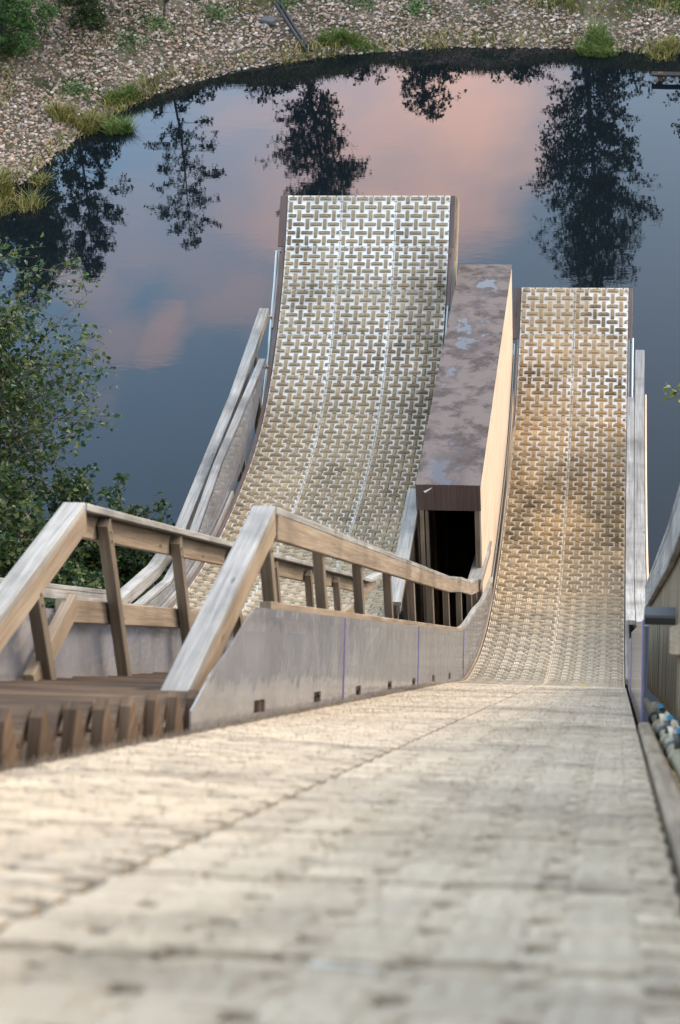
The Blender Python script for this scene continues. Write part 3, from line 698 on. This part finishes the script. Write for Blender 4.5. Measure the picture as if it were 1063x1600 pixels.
stair_rail(-1.45, 'nearest wooden handrail, on the right side of the stairs beside the narrower jump', 7.08, .03,
           [7.25, 9.1, 10.75, 12.4, 14.05, 15.7, 17.35, 19.0, 20.6, 22.1], .032, [Vector((-1.45, 16.6, 4.20)), Vector((-1.45, 17.7, 3.36)), Vector((-1.45, 18.58, 2.76))], .01, .0)
stair_rail(-2.25, 'wooden handrail with tall posts on the left side of the stairs', 6.3, -.26,
           [8.45, 9.62, 11.25, 12.9, 14.55, 16.2, 17.85, 19.4], -.03, [Vector((-2.25, 16.4, 4.30)), Vector((-2.25, 17.2, 3.80))], .018, .0)

# ------------------------------------------------------------------ covered passage between the jumps
bx = thing('covered_passage', (-1.72, 19.05, 0), 'plywood box with wet brown roof and dark doorway, standing between the two jumps', 'shelter')
g = G('wet_film_plywood'); P = g.pos(); P2 = g.map(P, (1.5, 1, 1))
nb = g.noise(P2, 1.6, 5, .6); nb2 = g.noise(g.map(P, (1, 1, 1), (4, 8, 1)), 3.4, 5, .65); fine = g.noise(P, 28, 4)
c = g.mix(g.rngm(nb2, .44, .60, 0, .95), (.105, .076, .066), (.032, .017, .012)); c = g.mix(g.rngm(fine, .45, .75, 0, .3), c, (.13, .10, .088))
sp = g.add('ShaderNodeSeparateXYZ', {0: P}); mid_ = g.math('MULTIPLY', g.rngm(sp.outputs['X'], -2.05, -1.85), g.rngm(sp.outputs['X'], -1.62, -1.46, 1, 0))
wet = g.math('MULTIPLY', g.rngm(nb, .47, .58), mid_); c = g.mix(wet, c, (.045, .026, .022))
pud = g.math('MULTIPLY', g.rngm(nb, .565, .58), mid_)
ro = g.math('SUBTRACT', .62, g.math('MULTIPLY', g.math('ADD', g.math('MULTIPLY', wet, .25), g.math('MULTIPLY', pud, .75), True), .59))
M_roof = g.set(color=c, rough=ro, spec=.18)
def slab(poly, x0, x1, name, m, par=bx): return MB().prism_x(poly, x0, x1).build(name, m, par)
yF, zF, yB, zB = 19.05, 3.61, 25.36, 2.79
def rz_(y): return zF+(zB-zF)*(y-yF)/(yB-yF)
joints = [19.03, 21.45, 23.9, 25.36]
for a, b in zip(joints, joints[1:]): slab([(a+.003, rz_(a)), (b, rz_(b)), (b, rz_(b)-.02), (a+.003, rz_(a)-.02)], -2.055, -1.392, 'roof_sheet', M_roof)
slab([(yF-.018, zF-.004), (yF, zF-.004), (yF, zF-.31), (yF-.018, zF-.31)], -2.055, -1.394, 'header_board', W_brown)
slab([(yF+.002, zF-.023), (yB-.01, zB-.023), (yB-.01, .3), (yF+1.2, .3), (yF+1.2, 1.55), (yF+.002, 2.2)], -1.41, -1.395, 'side_wall', W_ply)
slab([(yF+.002, zF-.023), (yB-.01, zB-.023), (yB-.01, .3), (yF+.002, .3)], -2.053, -2.035, 'side_wall', W_brown)
slab([(yB-.03, zB-.024), (yB-.01, zB-.024), (yB-.01, .2), (yB-.03, .2)], -2.034, -1.412, 'end_wall', W_brown)
slab([(yF, .55), (yB-.04, .55), (yB-.04, .5), (yF, .5)], -2.034, -1.412, 'floor', W_dark)
for x, m, w_ in ((-2.005, W_warm, .045), (-1.955, W_post, .03), (-1.435, W_post, .05)): MB().box_path([(x, yF+.04, .2), (x, yF+.04, zF-.03)], w_, .09).build('door_post', m, bx)
for y in (20.4, 21.8, 23.2): 
    for x in (-2.012, -1.434): MB().box_path([(x, y, .5), (x, y, rz_(y)-.03)], .04, .07).build('stud', W_dark, bx)
g = G('white_sticker'); M_st = g.set(color=(.75, .75, .75), rough=.5)
mb = MB(); yy = yF-.0195
mb.v += [Vector(p) for p in [(-1.975, yy, zF-.075), (-1.945, yy, zF-.062), (-1.915, yy, zF-.045), (-1.885, yy, zF-.028), (-1.90, yy, zF-.05), (-1.925, yy, zF-.068), (-1.96, yy, zF-.098)]]; mb.f.append(tuple(range(6, -1, -1))); mb.mi.append(0); mb.uv += [(0, 0)]*7; mb.build('sticker', M_st, bx)
for y in (23, 24.6):
    for x in (-1.98, -1.48): MB().box_path([(x, y, -1.6), (x, y, .5)], .09, .09).build('support_post', W_post, bx)
# short rails from the stair handrails to the doorway
for x, a, b, lab in ((-2.12, (19.55, 3.20), (17.25, 3.42), 'short steep grey handrail at the left of the dark doorway'), (-1.44, (20.25, 2.06), (18.56, 2.76), 'short grey handrail at the right of the dark doorway')):
    t = thing('short_handrail', (x, b[0], 1.2), lab, 'handrail')
    MB().box_path([(x, b[0], b[1]), (x, a[0], a[1])], .14, .04).build('top_board', W_grey, t)
    MB().box_path([(x+.04, b[0], b[1]-.075), (x+.04, a[0], a[1]-.075)], .035, .10).build('fascia_board', W_post, t)
    for f in (.12, .5, .88):
        y = b[0]+(a[0]-b[0])*f; z = b[1]+(a[1]-b[1])*f; MB().box_path([(x-.02, y, z-1.2), (x-.02, y, z-.02)], .05, .07).build('post', W_post, t)
# landing under the doorway and upright palings beside it
ld = thing('landing_deck', (-1.8, 18, .9), 'small dark plank landing at the foot of the stairs before the doorway', 'deck')
for i in range(9): MB().box_path([(-2.2, 16.95+i*.235, 1.02), (-1.42, 16.95+i*.235, 1.02)], .225, .035, side=(0, 1, 0)).build('plank', W_dark, ld)
for x in (-2.15, -1.5):
    for y in (17.1, 18.8): MB().box_path([(x, y, gz(x, y)-.2), (x, y, 1.0)], .09, .09).build('support_post', W_post, ld)

# ------------------------------------------------------------------ fence and pipes on the right
fe = thing('plank_fence', (.26, run_pt(8)[0], run_pt(8)[1]-.8), 'fence of upright olive brown planks with grey cap board along the right edge', 'fence')
def fn_(s): return float(np.interp(s, [2, 7, 10, 18], [.93, .91, .84, .79]))
s = -1.2; i = 0
while s < 17.4:
    y, z = run_pt(s, fn_(s)-.03); w_ = .115+random.uniform(-.01, .01)
    MB().box_path([(.262+random.uniform(-.004, .004), y, run_pt(s, -.35)[1]), (.262, y, z)], .022, w_).build('plank', W_plank, fe); s += (w_+.006)/math.cos(AL)
MB().box_path([Vector((.232, *run_pt(s, fn_(s)-.07))) for s in (-1.2, 2, 4.5, 7, 10, 14, 17.5)], .03, .145).build('rail_board', W_grey, fe)
MB().box_path([Vector((.275, *run_pt(s, fn_(s)+.02))) for s in (-1.2, 2, 4.5, 7, 10, 14, 17.5)], .12, .034).build('cap_board', W_grey, fe)
MB().box_path([Vector((.232, *run_pt(s, .37))) for s in (2, 5, 9.3)], .03, .11).build('rail_board', W_warm, fe)
MB().box_path([(.115, *run_pt(9.5, .475)), (.245, *run_pt(9.5, .475))], .075, .05, side=(0, 1, 0), ch=.008).build('bracket', M_dk, fe)
kb = tag(MB().box_path([Vector((XR1+.036, *run_pt(s, .0))) for s in (-1, 2, 5, 8, 9.2)], .05, .08, ch=.014).build('kerb_beam', W_warm), 'worn grey timber kerb beside the cream mats, in front of the pipes', 'beam')
pi_ = thing('water_pipe', (.19, run_pt(6)[0], run_pt(6)[1]), 'olive plastic sprinkler pipe with blue taps, running between the timber kerb and the fence', 'pipe')
g = G('olive_plastic_pipe'); P = g.pos(); M_pipe = g.set(color=g.mix(g.noise(P, 9, 3), (.14, .12, .07), (.26, .22, .13)), rough=.45)
g = G('blue_tap_plastic'); M_blue = g.set(color=(.02, .22, .36), rough=.35); g = G('pale_fitting_plastic'); M_fit = g.set(color=(.50, .44, .33), rough=.4); g = G('black_fitting'); M_blk = g.set(color=(.03, .03, .025), rough=.45)
MB().tube([Vector((.185, *run_pt(s, .02))) for s in (2, 4, 6, 7.2)], .026, 12).build('pipe', M_pipe, pi_, True)
MB().tube([Vector((.185, *run_pt(s, .02))) for s in (7.2, 8, 9.5, 12, 14)], .02, 12).build('pipe', M_pipe, pi_, True)
for j, s in enumerate((6.5, 7.1, 7.7, 8.5, 9.3, 10.4)):
    c_ = Vector((.185, *run_pt(s, .02))); d_ = Vector((0, math.cos(AL), -math.sin(AL))); n_v = Vector((0, math.sin(AL), math.cos(AL)))
    f = MB().tube([c_-d_*.05, c_-d_*.03, c_+d_*.03, c_+d_*.05], [.030, .034, .034, .030], 10).build('coupling', M_blk if j % 2 else M_pipe, pi_, True)
    MB().tube([c_+n_v*.0, c_+n_v*.05, c_+n_v*.075], [.016, .016, .022], 8).build('riser', M_fit if j % 2 else M_blk, pi_, True)
    if j in (0, 1, 2, 4): MB().box_path([c_+n_v*.085-d_*.04, c_+n_v*.085+d_*.04], .02, .016).build('tap_handle', M_blue if j != 1 else M_fit, pi_)
    MB().tube([c_+Vector((.03, 0, 0)), c_+Vector((.055, 0, 0))+n_v*.03], .01, 8).build('nozzle', M_fit, pi_, True)

# ------------------------------------------------------------------ trees and shrubs
def leaf_mat(name, a, b, c3, tr=.35):
    g = G(name); v = g.attr('tint').outputs['Fac']; c = g.ramp(v, [(0, a), (.6, b), (1, c3)]); g.set(color=c, rough=.5, spec=.35)
    t = g.add('ShaderNodeBsdfTranslucent', {0: c}); mx = g.add('ShaderNodeMixShader', {0: tr, 1: g.p.outputs[0], 2: t.outputs[0]}); g.l.new(mx.outputs[0], g.o.inputs[0]); return g.m
LM_dark = leaf_mat('dark_birch_leaves', (.022, .040, .012), (.045, .075, .020), (.10, .125, .03))
LM_near = leaf_mat('alder_leaves', (.018, .042, .013), (.042, .085, .022), (.16, .17, .035))
LM_shr = leaf_mat('bank_shrub_leaves', (.04, .09, .025), (.08, .17, .04), (.16, .25, .06))
g = G('grey_brown_bark'); M_bark = g.set(color=g.ramp(g.noise(g.pos(), 14, 5), [(.35, (.035, .028, .022)), (.65, (.12, .10, .085))]), rough=.9)
def leaves(anchors, size, seed, tintbias=None, flat=.5):
    r = np.random.default_rng(seed); n = len(anchors)
    d = r.normal(size=(n, 3)); d[:, 2] = d[:, 2]*.6-.35; d /= np.linalg.norm(d, axis=1)[:, None]
    nn = r.normal(size=(n, 3)); nn[:, 2] += flat*2; s = np.cross(d, nn); s /= np.linalg.norm(s, axis=1)[:, None]; nn = np.cross(s, d)
    sz = size*(.65+.7*r.random(n))[:, None]; A = anchors
    P = [A, A+d*sz*.35+s*sz*.33+nn*sz*.08, A+d*sz, A+d*sz*.35-s*sz*.33+nn*sz*.08]
    V = np.stack(P, 1).reshape(-1, 3); F = np.arange(len(V)).reshape(-1, 4); t = r.random(n)**1.6
    if tintbias is not None: t = np.clip(t*.7+tintbias*.5, 0, 1)
    return V, F, np.repeat(t, 4)
def tree(name, base, H, rad, label, cat, lm, nb, leaf, nleaf, t0=.12, shape='oval', lean=(0, 0), seed=1, group=None, droop=0., clump=1., trunk_r=.06):
    r = np.random.default_rng(seed); rn = random.Random(seed); base = Vector(base)
    t = thing(name, base, label, cat, group); tk = MB()
    def tp_(f): return base+Vector((lean[0]*f+.04*H*.3*math.sin(f*5+seed), lean[1]*f+.04*H*.3*math.cos(f*4+seed), H*f))
    tk.tube([tp_(f) for f in np.linspace(0, 1, 10)], [trunk_r*(1.05-f)+.004 for f in np.linspace(0, 1, 10)], 8)
    anc = []; wt = []
    for k in range(nb):
        f = t0+(1-t0)*((k+.5)/nb)**.9; az = k*2.39996+rn.uniform(-.5, .5)
        x = (f-t0)/(1-t0)
        pr = {'oval': math.sin(PI*min(1, (x*.82+.16)))**.7, 'cone': (1-x)**.8*.95+.06, 'bush': math.sqrt(max(0, 1-(x*1.0)**2.2))*.95+.08}[shape]
        ln = rad*pr*rn.uniform(.6, 1.12); el = rn.uniform(.15, .6) if shape != 'cone' else rn.uniform(-.1, .25)
        d = Vector((math.cos(az)*math.cos(el), math.sin(az)*math.cos(el), math.sin(el))); p0 = tp_(min(f, .98))
        pts = [p0+d*ln*q+Vector((0, 0, (-droop*ln*q*q if droop else .12*ln*q*q)))+Vector((rn.gauss(0, .02), rn.gauss(0, .02), 0))*ln for q in (0, .33, .66, 1)]
        rr = trunk_r*.35*(1.1-f); tk.tube(pts, [rr+.004, rr*.7+.003, rr*.4+.002, .002], 5)
        m = max(3, int(nleaf*pr/ nb*1.3))
        nt_ = max(3, int(5*ln/ .6*clump)); twig = []
        for _ in range(nt_):
            q = rn.uniform(.25, 1.0); i = min(2, int(q*3)); a = pts[i].lerp(pts[i+1], q*3-i)
            td_ = Vector((rn.gauss(0, 1), rn.gauss(0, 1), rn.gauss(.1-droop, .6))).normalized(); tl = ln*.32*rn.uniform(.5, 1.2)*(1.1-q*.4)+.05
            b_ = a+td_*tl; twig.append((a, b_)); tk.tube([a, (a+b_)/2+Vector((0, 0, .02)), b_], [.0045, .003, .0015], 4)
        for _ in range(m):
            a, b_ = twig[rn.randrange(nt_)]; q = rn.random()**.7; p = a.lerp(b_, q)
            anc.append((p.x+rn.gauss(0, leaf*.5), p.y+rn.gauss(0, leaf*.5), p.z+rn.gauss(0, leaf*.5)))
    V, F, T = leaves(np.array(anc), leaf, seed)
    tk.build('trunk', M_bark, t, True)
    np_mesh('crown', V, F, lm, t, attrs={'tint': ('POINT', T)}, mi=np.zeros(len(F), int))
    return t
FT = 'trees standing behind the far shore'
def gb(x, y): return (x, y, gz(x, y)-.1)
tree('birch_tree', gb(-.75, 44), 5.6, 1.5, 'tall full birch behind the far shore, the largest one mirrored at the right', 'tree', LM_dark, 120, .08, 17500, .08, 'oval', (.1, 0), 11, FT, clump=1.8, trunk_r=.055)
tree('birch_tree', gb(-6.5, 43.2), 4.3, 1.08, 'birch behind the far shore, mirrored just above the wider jump', 'tree', LM_dark, 95, .075, 11500, .10, 'oval', (.2, 0), 23, FT, clump=1.6, trunk_r=.045)
tree('slender_birch_tree', gb(-8.5, 38.95), 3.4, .88, 'thin sparse young birch on the pebbles, mirrored alone left of the pink cloud', 'tree', LM_dark, 36, .06, 3400, .12, 'oval', (.12, 0), 31, FT, droop=.15, trunk_r=.022)
tree('birch_tree', gb(-10.3, 38.4), 3.5, .8, 'narrow birch on the left bank, mirrored close to the shore grass', 'tree', LM_dark, 60, .065, 6500, .16, 'oval', (0, 0), 43, FT, trunk_r=.025)
tree('birch_tree', gb(-12.2, 40.2), 3.8, 1.2, 'leftmost birch on the bank, behind the rounded green bush', 'tree', LM_dark, 64, .08, 8000, .0, 'oval', (0, 0), 47, FT, trunk_r=.03)
tree('birch_tree', gb(-4.3, 44), 1.6, .8, 'low birch in the middle of the far bank, mirrored in the pink cloud', 'tree', LM_dark, 30, .08, 1700, .0, 'oval', (.2, 0), 53, FT, trunk_r=.02)
tree('birch_tree', gb(1.75, 43.5), 3.2, .8, 'small birch right of the tall full one, mirrored at the right edge', 'tree', LM_dark, 40, .08, 3200, .05, 'oval', (0, 0), 61, FT, trunk_r=.03)
# near foliage at the left, between the stairs and the pond
tree('alder_tree', gb(-8.5, 20.9), 4.25, 2.6, 'dense leafy alder filling the left edge, at the water beside the jumps', 'tree', LM_near, 300, .067, 105000, .0, 'oval', (.5, 0), 71, None, clump=1.7, trunk_r=.07)
tree('alder_sapling', gb(-6.1, 20.3), 2.7, .85, 'thin airy sapling with single leaves against the water, right of the dense alder', 'sapling', LM_near, 40, .07, 4200, .05, 'oval', (.1, 0), 77, None, trunk_r=.02)
tree('alder_shrub', gb(-5.8, 18.4), 2.2, 1.15, 'low dark leafy shrub behind the left handrail posts', 'shrub', LM_near, 110, .07, 18000, .0, 'bush', (0, 0), 79, None, trunk_r=.02)
tree('alder_shrub', gb(-5.75, 20.6), 1.9, 1.15, 'low leafy shrub at the waterline beneath the airy sapling', 'shrub', LM_near, 90, .07, 13000, .0, 'bush', (0, 0), 85, None, trunk_r=.02)
tree('alder_shrub', gb(-7.0, 18.8), 3.0, 1.6, 'broad leafy shrub at the left edge, below the dense alder', 'shrub', LM_near, 150, .072, 30000, .0, 'bush', (0, 0), 83, None, trunk_r=.03)
rt_ = tree('birch_tree', gb(3.1, 14.2), 5.2, 1.9, 'birch beside the hillside whose one yellowing twig reaches in at the right edge', 'tree', LM_near, 60, .07, 5000, .25, 'oval', (0, 0), 89, None, trunk_r=.06)
tw = MB(); tw.tube([(2.6, 14.4, 7.9), (1.6, 14.8, 7.6), (.9, 15.0, 7.3), (.36, 15.0, 7.10)], [.014, .010, .006, .002], 5)
tw.tube([(.62, 15.0, 7.2), (.47, 15.02, 7.27)], .003, 4)
tw.build('twig', M_bark, rt_)
an = np.array([(.34+.30*random.random()**1.2, 15.0+random.gauss(0, .02), 7.10+.14*random.random()+.02*random.gauss(0, 1)) for _ in range(46)])
Vv, Ff, Tt = leaves(an, .055, 5); np_mesh('foliage', Vv, Ff, LM_near, rt_, attrs={'tint': ('POINT', np.clip(Tt+.55, 0, 1))}, mi=np.zeros(len(Ff), int))
# shrubs on the bank, upper left
tree('bank_shrub', gb(-10.95, 36.9), 2.7, .92, 'rounded bright green bush in the top left corner on the pebble bank', 'shrub', LM_shr, 130, .055, 22000, .02, 'bush', (0, 0), 91, None, trunk_r=.03)
tree('bank_shrub', gb(-9.75, 38.15), 1.0, .5, 'dark loose bush behind the rounded one, on the pebble bank', 'shrub', LM_dark, 34, .06, 2300, .02, 'bush', (0, 0), 93, None, trunk_r=.02)

# low willow scrub on the crest of the far bank
for i, (x, y, h_, w_) in enumerate([(-8.9, 42.3, .3, .8), (-7.2, 42.9, .3, .8), (-5.6, 43.4, .3, .7), (-3.9, 43.6, .25, .7), (-2.2, 43.6, .3, .8), (-.4, 43.4, .3, .9), (1.4, 43.0, .4, .9), (3.2, 42.6, .4, 1.0), (-10.9, 41.3, .4, .9)]):
    places = ['at its left, beside the slender birch', 'left of the middle', 'below the birch over the wider jump', 'in its middle', 'right of the middle', 'below the tall full birch', 'right of the tall full birch', 'at its far right', 'at its far left, by the narrow birch']
    tree('willow_bush', gb(x, y), h_, w_, 'low dark scrub bush on the far crest, '+places[i], 'bush', LM_dark, 30, .08, 1200, .0, 'bush', (0, 0), 300+i, 'scrub bushes along the far crest', trunk_r=.012)
# ------------------------------------------------------------------ pebbles, grass
g = G('river_pebbles'); v = g.attr('tint').outputs['Fac']; P = g.pos()
c = g.ramp(v, [(0, (.05, .035, .025)), (.25, (.18, .125, .09)), (.5, (.38, .235, .155)), (.72, (.28, .24, .21)), (.9, (.48, .37, .28)), (1, (.60, .53, .45))])
c = g.mix(g.rngm(g.noise(P, 40, 3), .4, .7, 0, .3), c, (.16, .12, .09)); M_peb = g.set(color=c, rough=.75, spec=.3)
phi = (1+5**.5)/2
ico = np.array([(-1, phi, 0), (1, phi, 0), (-1, -phi, 0), (1, -phi, 0), (0, -1, phi), (0, 1, phi), (0, -1, -phi), (0, 1, -phi), (phi, 0, -1), (phi, 0, 1), (-phi, 0, -1), (-phi, 0, 1)])/1.902
icf = np.array([(0, 11, 5), (0, 5, 1), (0, 1, 7), (0, 7, 10), (0, 10, 11), (1, 5, 9), (5, 11, 4), (11, 10, 2), (10, 7, 6), (7, 1, 8), (3, 9, 4), (3, 4, 2), (3, 2, 6), (3, 6, 8), (3, 8, 9), (4, 9, 5), (2, 4, 11), (6, 2, 10), (8, 6, 7), (9, 8, 1)])
npb = 230000; X = rng.uniform(-15.5, 6, npb); Y = rng.uniform(28, 45, npb); d = lake_sd(X, Y)
patch = np.sin(X*1.3+1)*np.sin(Y*1.1+X*.4)+.5*np.sin(X*3.3+Y*2)
keep = (d > -.25) & (d < 5.2+patch*.8) & ~((d > 2.2) & (patch > 1.0)) & ~((X > -1.8) & (d > .75+.25*np.sin(X*3)) & (rng.random(npb) < .72)); X, Y = X[keep], Y[keep]; n = len(X)
sz = .015+.028*rng.random(n)**2.4; Z = ground_z(X, Y)+sz*.25
jit = 1+.22*rng.normal(size=(n, 12, 1)); sc3 = np.stack([1+.35*rng.random(n), .8+.3*rng.random(n), .55+.3*rng.random(n)], 1); an_ = rng.random(n)*2*PI
Vp = ico[None]*jit*sc3[:, None]*sz[:, None, None]; cx, sx = np.cos(an_)[:, None], np.sin(an_)[:, None]
Vp = np.stack([Vp[..., 0]*cx-Vp[..., 1]*sx, Vp[..., 0]*sx+Vp[..., 1]*cx, Vp[..., 2]], -1)+np.stack([X, Y, Z], 1)[:, None]
Fp = (icf[None]+(np.arange(n)*12)[:, None, None]).reshape(-1, 3)
pb_ = np_mesh('pebbles', Vp.reshape(-1, 3), Fp, M_peb, attrs={'tint': ('POINT', np.repeat(rng.random(n), 12))}, mi=np.zeros(len(Fp), int)); pb_['kind'] = 'stuff'
pb_['label'] = 'rounded grey and tan pebbles covering the bank'; pb_['category'] = 'pebbles'
def blades(cx, cy, rad, n, hgt, seed, lean=.35, flat=False):
    r = np.random.default_rng(seed); a = r.random(n)*2*PI; q = np.sqrt(r.random(n))
    # several uneven tussocks make up one clump
    m = 7; tx, ty, th, tr = r.normal(0, .5, m), r.normal(0, .5, m), .55+.6*r.random(m), .25+.35*r.random(m); k = r.integers(0, m, n)
    X = cx+rad[0]*(tx[k]+tr[k]*q*np.cos(a)); Y = cy+rad[1]*(ty[k]+tr[k]*q*np.sin(a))
    return blade_v(X, Y, hgt*th[k]*(1-.35*q), r, lean)
def blade_v(X, Y, hgt, r, lean, wb=.0045):
    n = len(X); Z = np.maximum(ground_z(X, Y), -.12)-.02; h = hgt*(.45+.75*r.random(n)); a = r.random(n)*2*PI; l = lean*h*(.3+r.random(n)); w = wb*(1+r.random(n)); b = r.random(n)*2*PI
    wx, wy = np.cos(b)*w, np.sin(b)*w; B = np.stack([X, Y, Z], 1); M = B+np.stack([np.cos(a)*l*.35, np.sin(a)*l*.35, h*.62], 1); T_ = B+np.stack([np.cos(a)*l, np.sin(a)*l, h*(1-.18*r.random(n))], 1)
    W = np.stack([wx, wy, 0*wx], 1); V = np.stack([B-W, B+W, M+W*.8, M-W*.8, T_], 1).reshape(-1, 3); k = (np.arange(n)*5)[:, None]
    F = np.vstack([k+np.array([[0, 1, 2, 3]]), k+np.array([[3, 2, 4, 4]])]); F = np.vstack([np.hstack([k, k+1, k+2]), np.hstack([k, k+2, k+3]), np.hstack([k+3, k+2, k+4])])
    return V, F, np.repeat(r.random(n), 5)
g = G('shore_grass_blades'); v = g.attr('tint').outputs['Fac']; M_grass = g.set(color=g.ramp(v, [(0, (.05, .07, .018)), (.4, (.13, .14, .03)), (.7, (.25, .21, .06)), (1, (.36, .26, .10))]), rough=.6, spec=.2)
g = G('green_rush_blades'); v = g.attr('tint').outputs['Fac']; M_rush = g.set(color=g.ramp(v, [(0, (.04, .075, .015)), (.6, (.10, .17, .03)), (1, (.25, .23, .07))]), rough=.55, spec=.25)
clumps = [(-8.85, 35.55, (.26, .16), 900, .50, 'green grass clump at the waterline, tip of the small spit on the left shore', M_rush),
          (-9.35, 35.75, (.42, .30), 1700, .46, 'straw coloured grass clump on the left shore beside the green one', M_grass),
          (-10.05, 33.0, (.42, .55), 2200, .55, 'golden grass clump at the water at the left edge', M_grass),
          (-8.85, 36.75, (.20, .20), 700, .40, 'small green tuft where the left shore bends', M_rush),
          (-.57, 38.95, (.38, .26), 1500, .58, 'tall grass tuft on the far shore at the right', M_rush),
          (.75, 38.75, (.45, .22), 1000, .40, 'low grass tuft at the right end of the far shore', M_grass),
          (-5.1, 39.1, (.65, .16), 1300, .34, 'wide bright grass strip on the far shore beside the hoses', M_rush)]
for i, (x, y, rd, n, h_, lab, m) in enumerate(clumps):
    V, F, T = blades(x, y, rd, n, h_, 200+i, .75); t = thing('grass_clump', (x, y, 0), lab, 'grass clump', 'grass clumps along the waterline')
    np_mesh('blades', V, F, m, t, attrs={'tint': ('POINT', T)}, mi=np.zeros(len(F), int)); 
# thin fringe along the waterline and turf behind the pebbles
r = np.random.default_rng(5); n = 400000; X = r.uniform(-15, 6, n); Y = r.uniform(29, 46, n); d = lake_sd(X, Y)
den = np.where((d > -.15) & (d < .28), np.where(X < -3.3, .8, .12)*np.clip(np.sin(X*2.1+1.2)+np.sin(X*.9-Y*1.2)*.6+.55, 0, 1)*np.where(Y < 36.3, .5, 1)+.25*((d > 0) & (d < .2)), 0)
den = np.where((d > 1.2) & (d < 7), .035+.9*np.clip(.5*np.sin(X*1.1+2)+.6*np.sin(X*.45+Y*.9)+(d-2.1)*.55, 0, 1), den)
den = np.where((X > -2) & (d > .75) & (d < 7), np.maximum(den, 1.2*np.clip((d-.65)*2.2, 0, 1)*np.clip(.7+.5*np.sin(X*2.3+Y*1.7), 0, 1)), den)
kp = r.random(n) < den*.55; X, Y = X[kp], Y[kp]; V, F, T = blade_v(X, Y, .24, r, .8, .007)
gs = np_mesh('grass', V, F, M_grass, attrs={'tint': ('POINT', T)}, mi=np.zeros(len(F), int)); gs['kind'] = 'stuff'; gs['label'] = 'thin grass scattered over the pebble bank'; gs['category'] = 'grass'
# broad-leaved weeds on the bank
r = np.random.default_rng(6); cs = [(-6.4, 39.9), (-9.0, 38.0), (-8.6, 38.6), (-3.9, 40.0), (-2.6, 40.2), (.2, 40.2), (-7.6, 39.4), (-5.0, 40.1), (1.0, 39.9), (-9.7, 36.6)]
for i, (x, y) in enumerate(cs):
    m = 260; a = r.normal(size=(m, 3))*[.16, .14, .05]; a[:, 0] += x; a[:, 1] += y; a[:, 2] = np.abs(a[:, 2])+ground_z(a[:, 0], a[:, 1])+.02
    V, F, T = leaves(a, .055, 900+i, flat=1.2); o = np_mesh('bank_weed', V, F, LM_shr, attrs={'tint': ('POINT', np.clip(T+.2, 0, 1))}, mi=np.zeros(len(F), int))
    o['kind'] = 'stuff'; o['label'] = 'low green weeds scattered among the pebbles of the bank'; o['category'] = 'weeds'
# things lying on the far bank
g = G('black_rubber_hose'); M_hose = g.set(color=(.018, .019, .024), rough=.4)
hp = [(-7.35, 41.4), (-6.95, 40.5), (-6.55, 39.8), (-6.15, 39.15), (-5.85, 38.75)]
tag(MB().tube([(x, y, gz(x, y)+.07) for x, y in hp], .032, 10).tube([(x+.075, y+.02, gz(x, y)+.07) for x, y in hp], .028, 10).build('water_hose', M_hose, None, True), 'pair of black hoses running down the pebble bank into the pond', 'hose')
g = G('grey_concrete'); M_con = g.set(color=(.09, .088, .09), rough=.85)
x, y = -6.62, 39.35; tag(MB().box_path([(x-.12, y+.08, gz(x, y)+.06), (x+.12, y-.05, gz(x, y)+.06)], .2, .07, side=(0, 1, 0), ch=.015).build('concrete_block', M_con), 'grey slab lying beside the black hoses on the bank', 'block')
jt = thing('small_jetty', (1.0, 37.6, 0), 'dark little plank jetty in the water at the upper right', 'jetty')
for i in range(1): MB().box_path([(.45, 37.60+i*.16, .12), (2.6, 37.45+i*.16, .12)], .15, .035, side=(0, 1, 0)).build('plank', W_wet, jt)
for x in (.6, 2.2): MB().box_path([(x, 37.6, -1), (x, 37.6, .14)], .09, .09).build('support_post', W_dark, jt)
# two fallen leaves on the lane
for (s, x, lab, cc) in ((14.6, -.45, 'small orange fallen leaf on the right ramp', (.45, .14, .03)), (16.4, -.22, 'small yellow fallen leaf on the right ramp', (.5, .36, .06))):
    g = G('fallen_leaf_colour'); m = g.set(color=cc, rough=.6); y, z = run_pt(s, .045)
    V, F, T = leaves(np.array([(x, y, z)]), .05, int(s), flat=2); o = np_mesh('fallen_leaf', V, F, m, mi=np.zeros(1, int)); tag(o, lab, 'leaf')
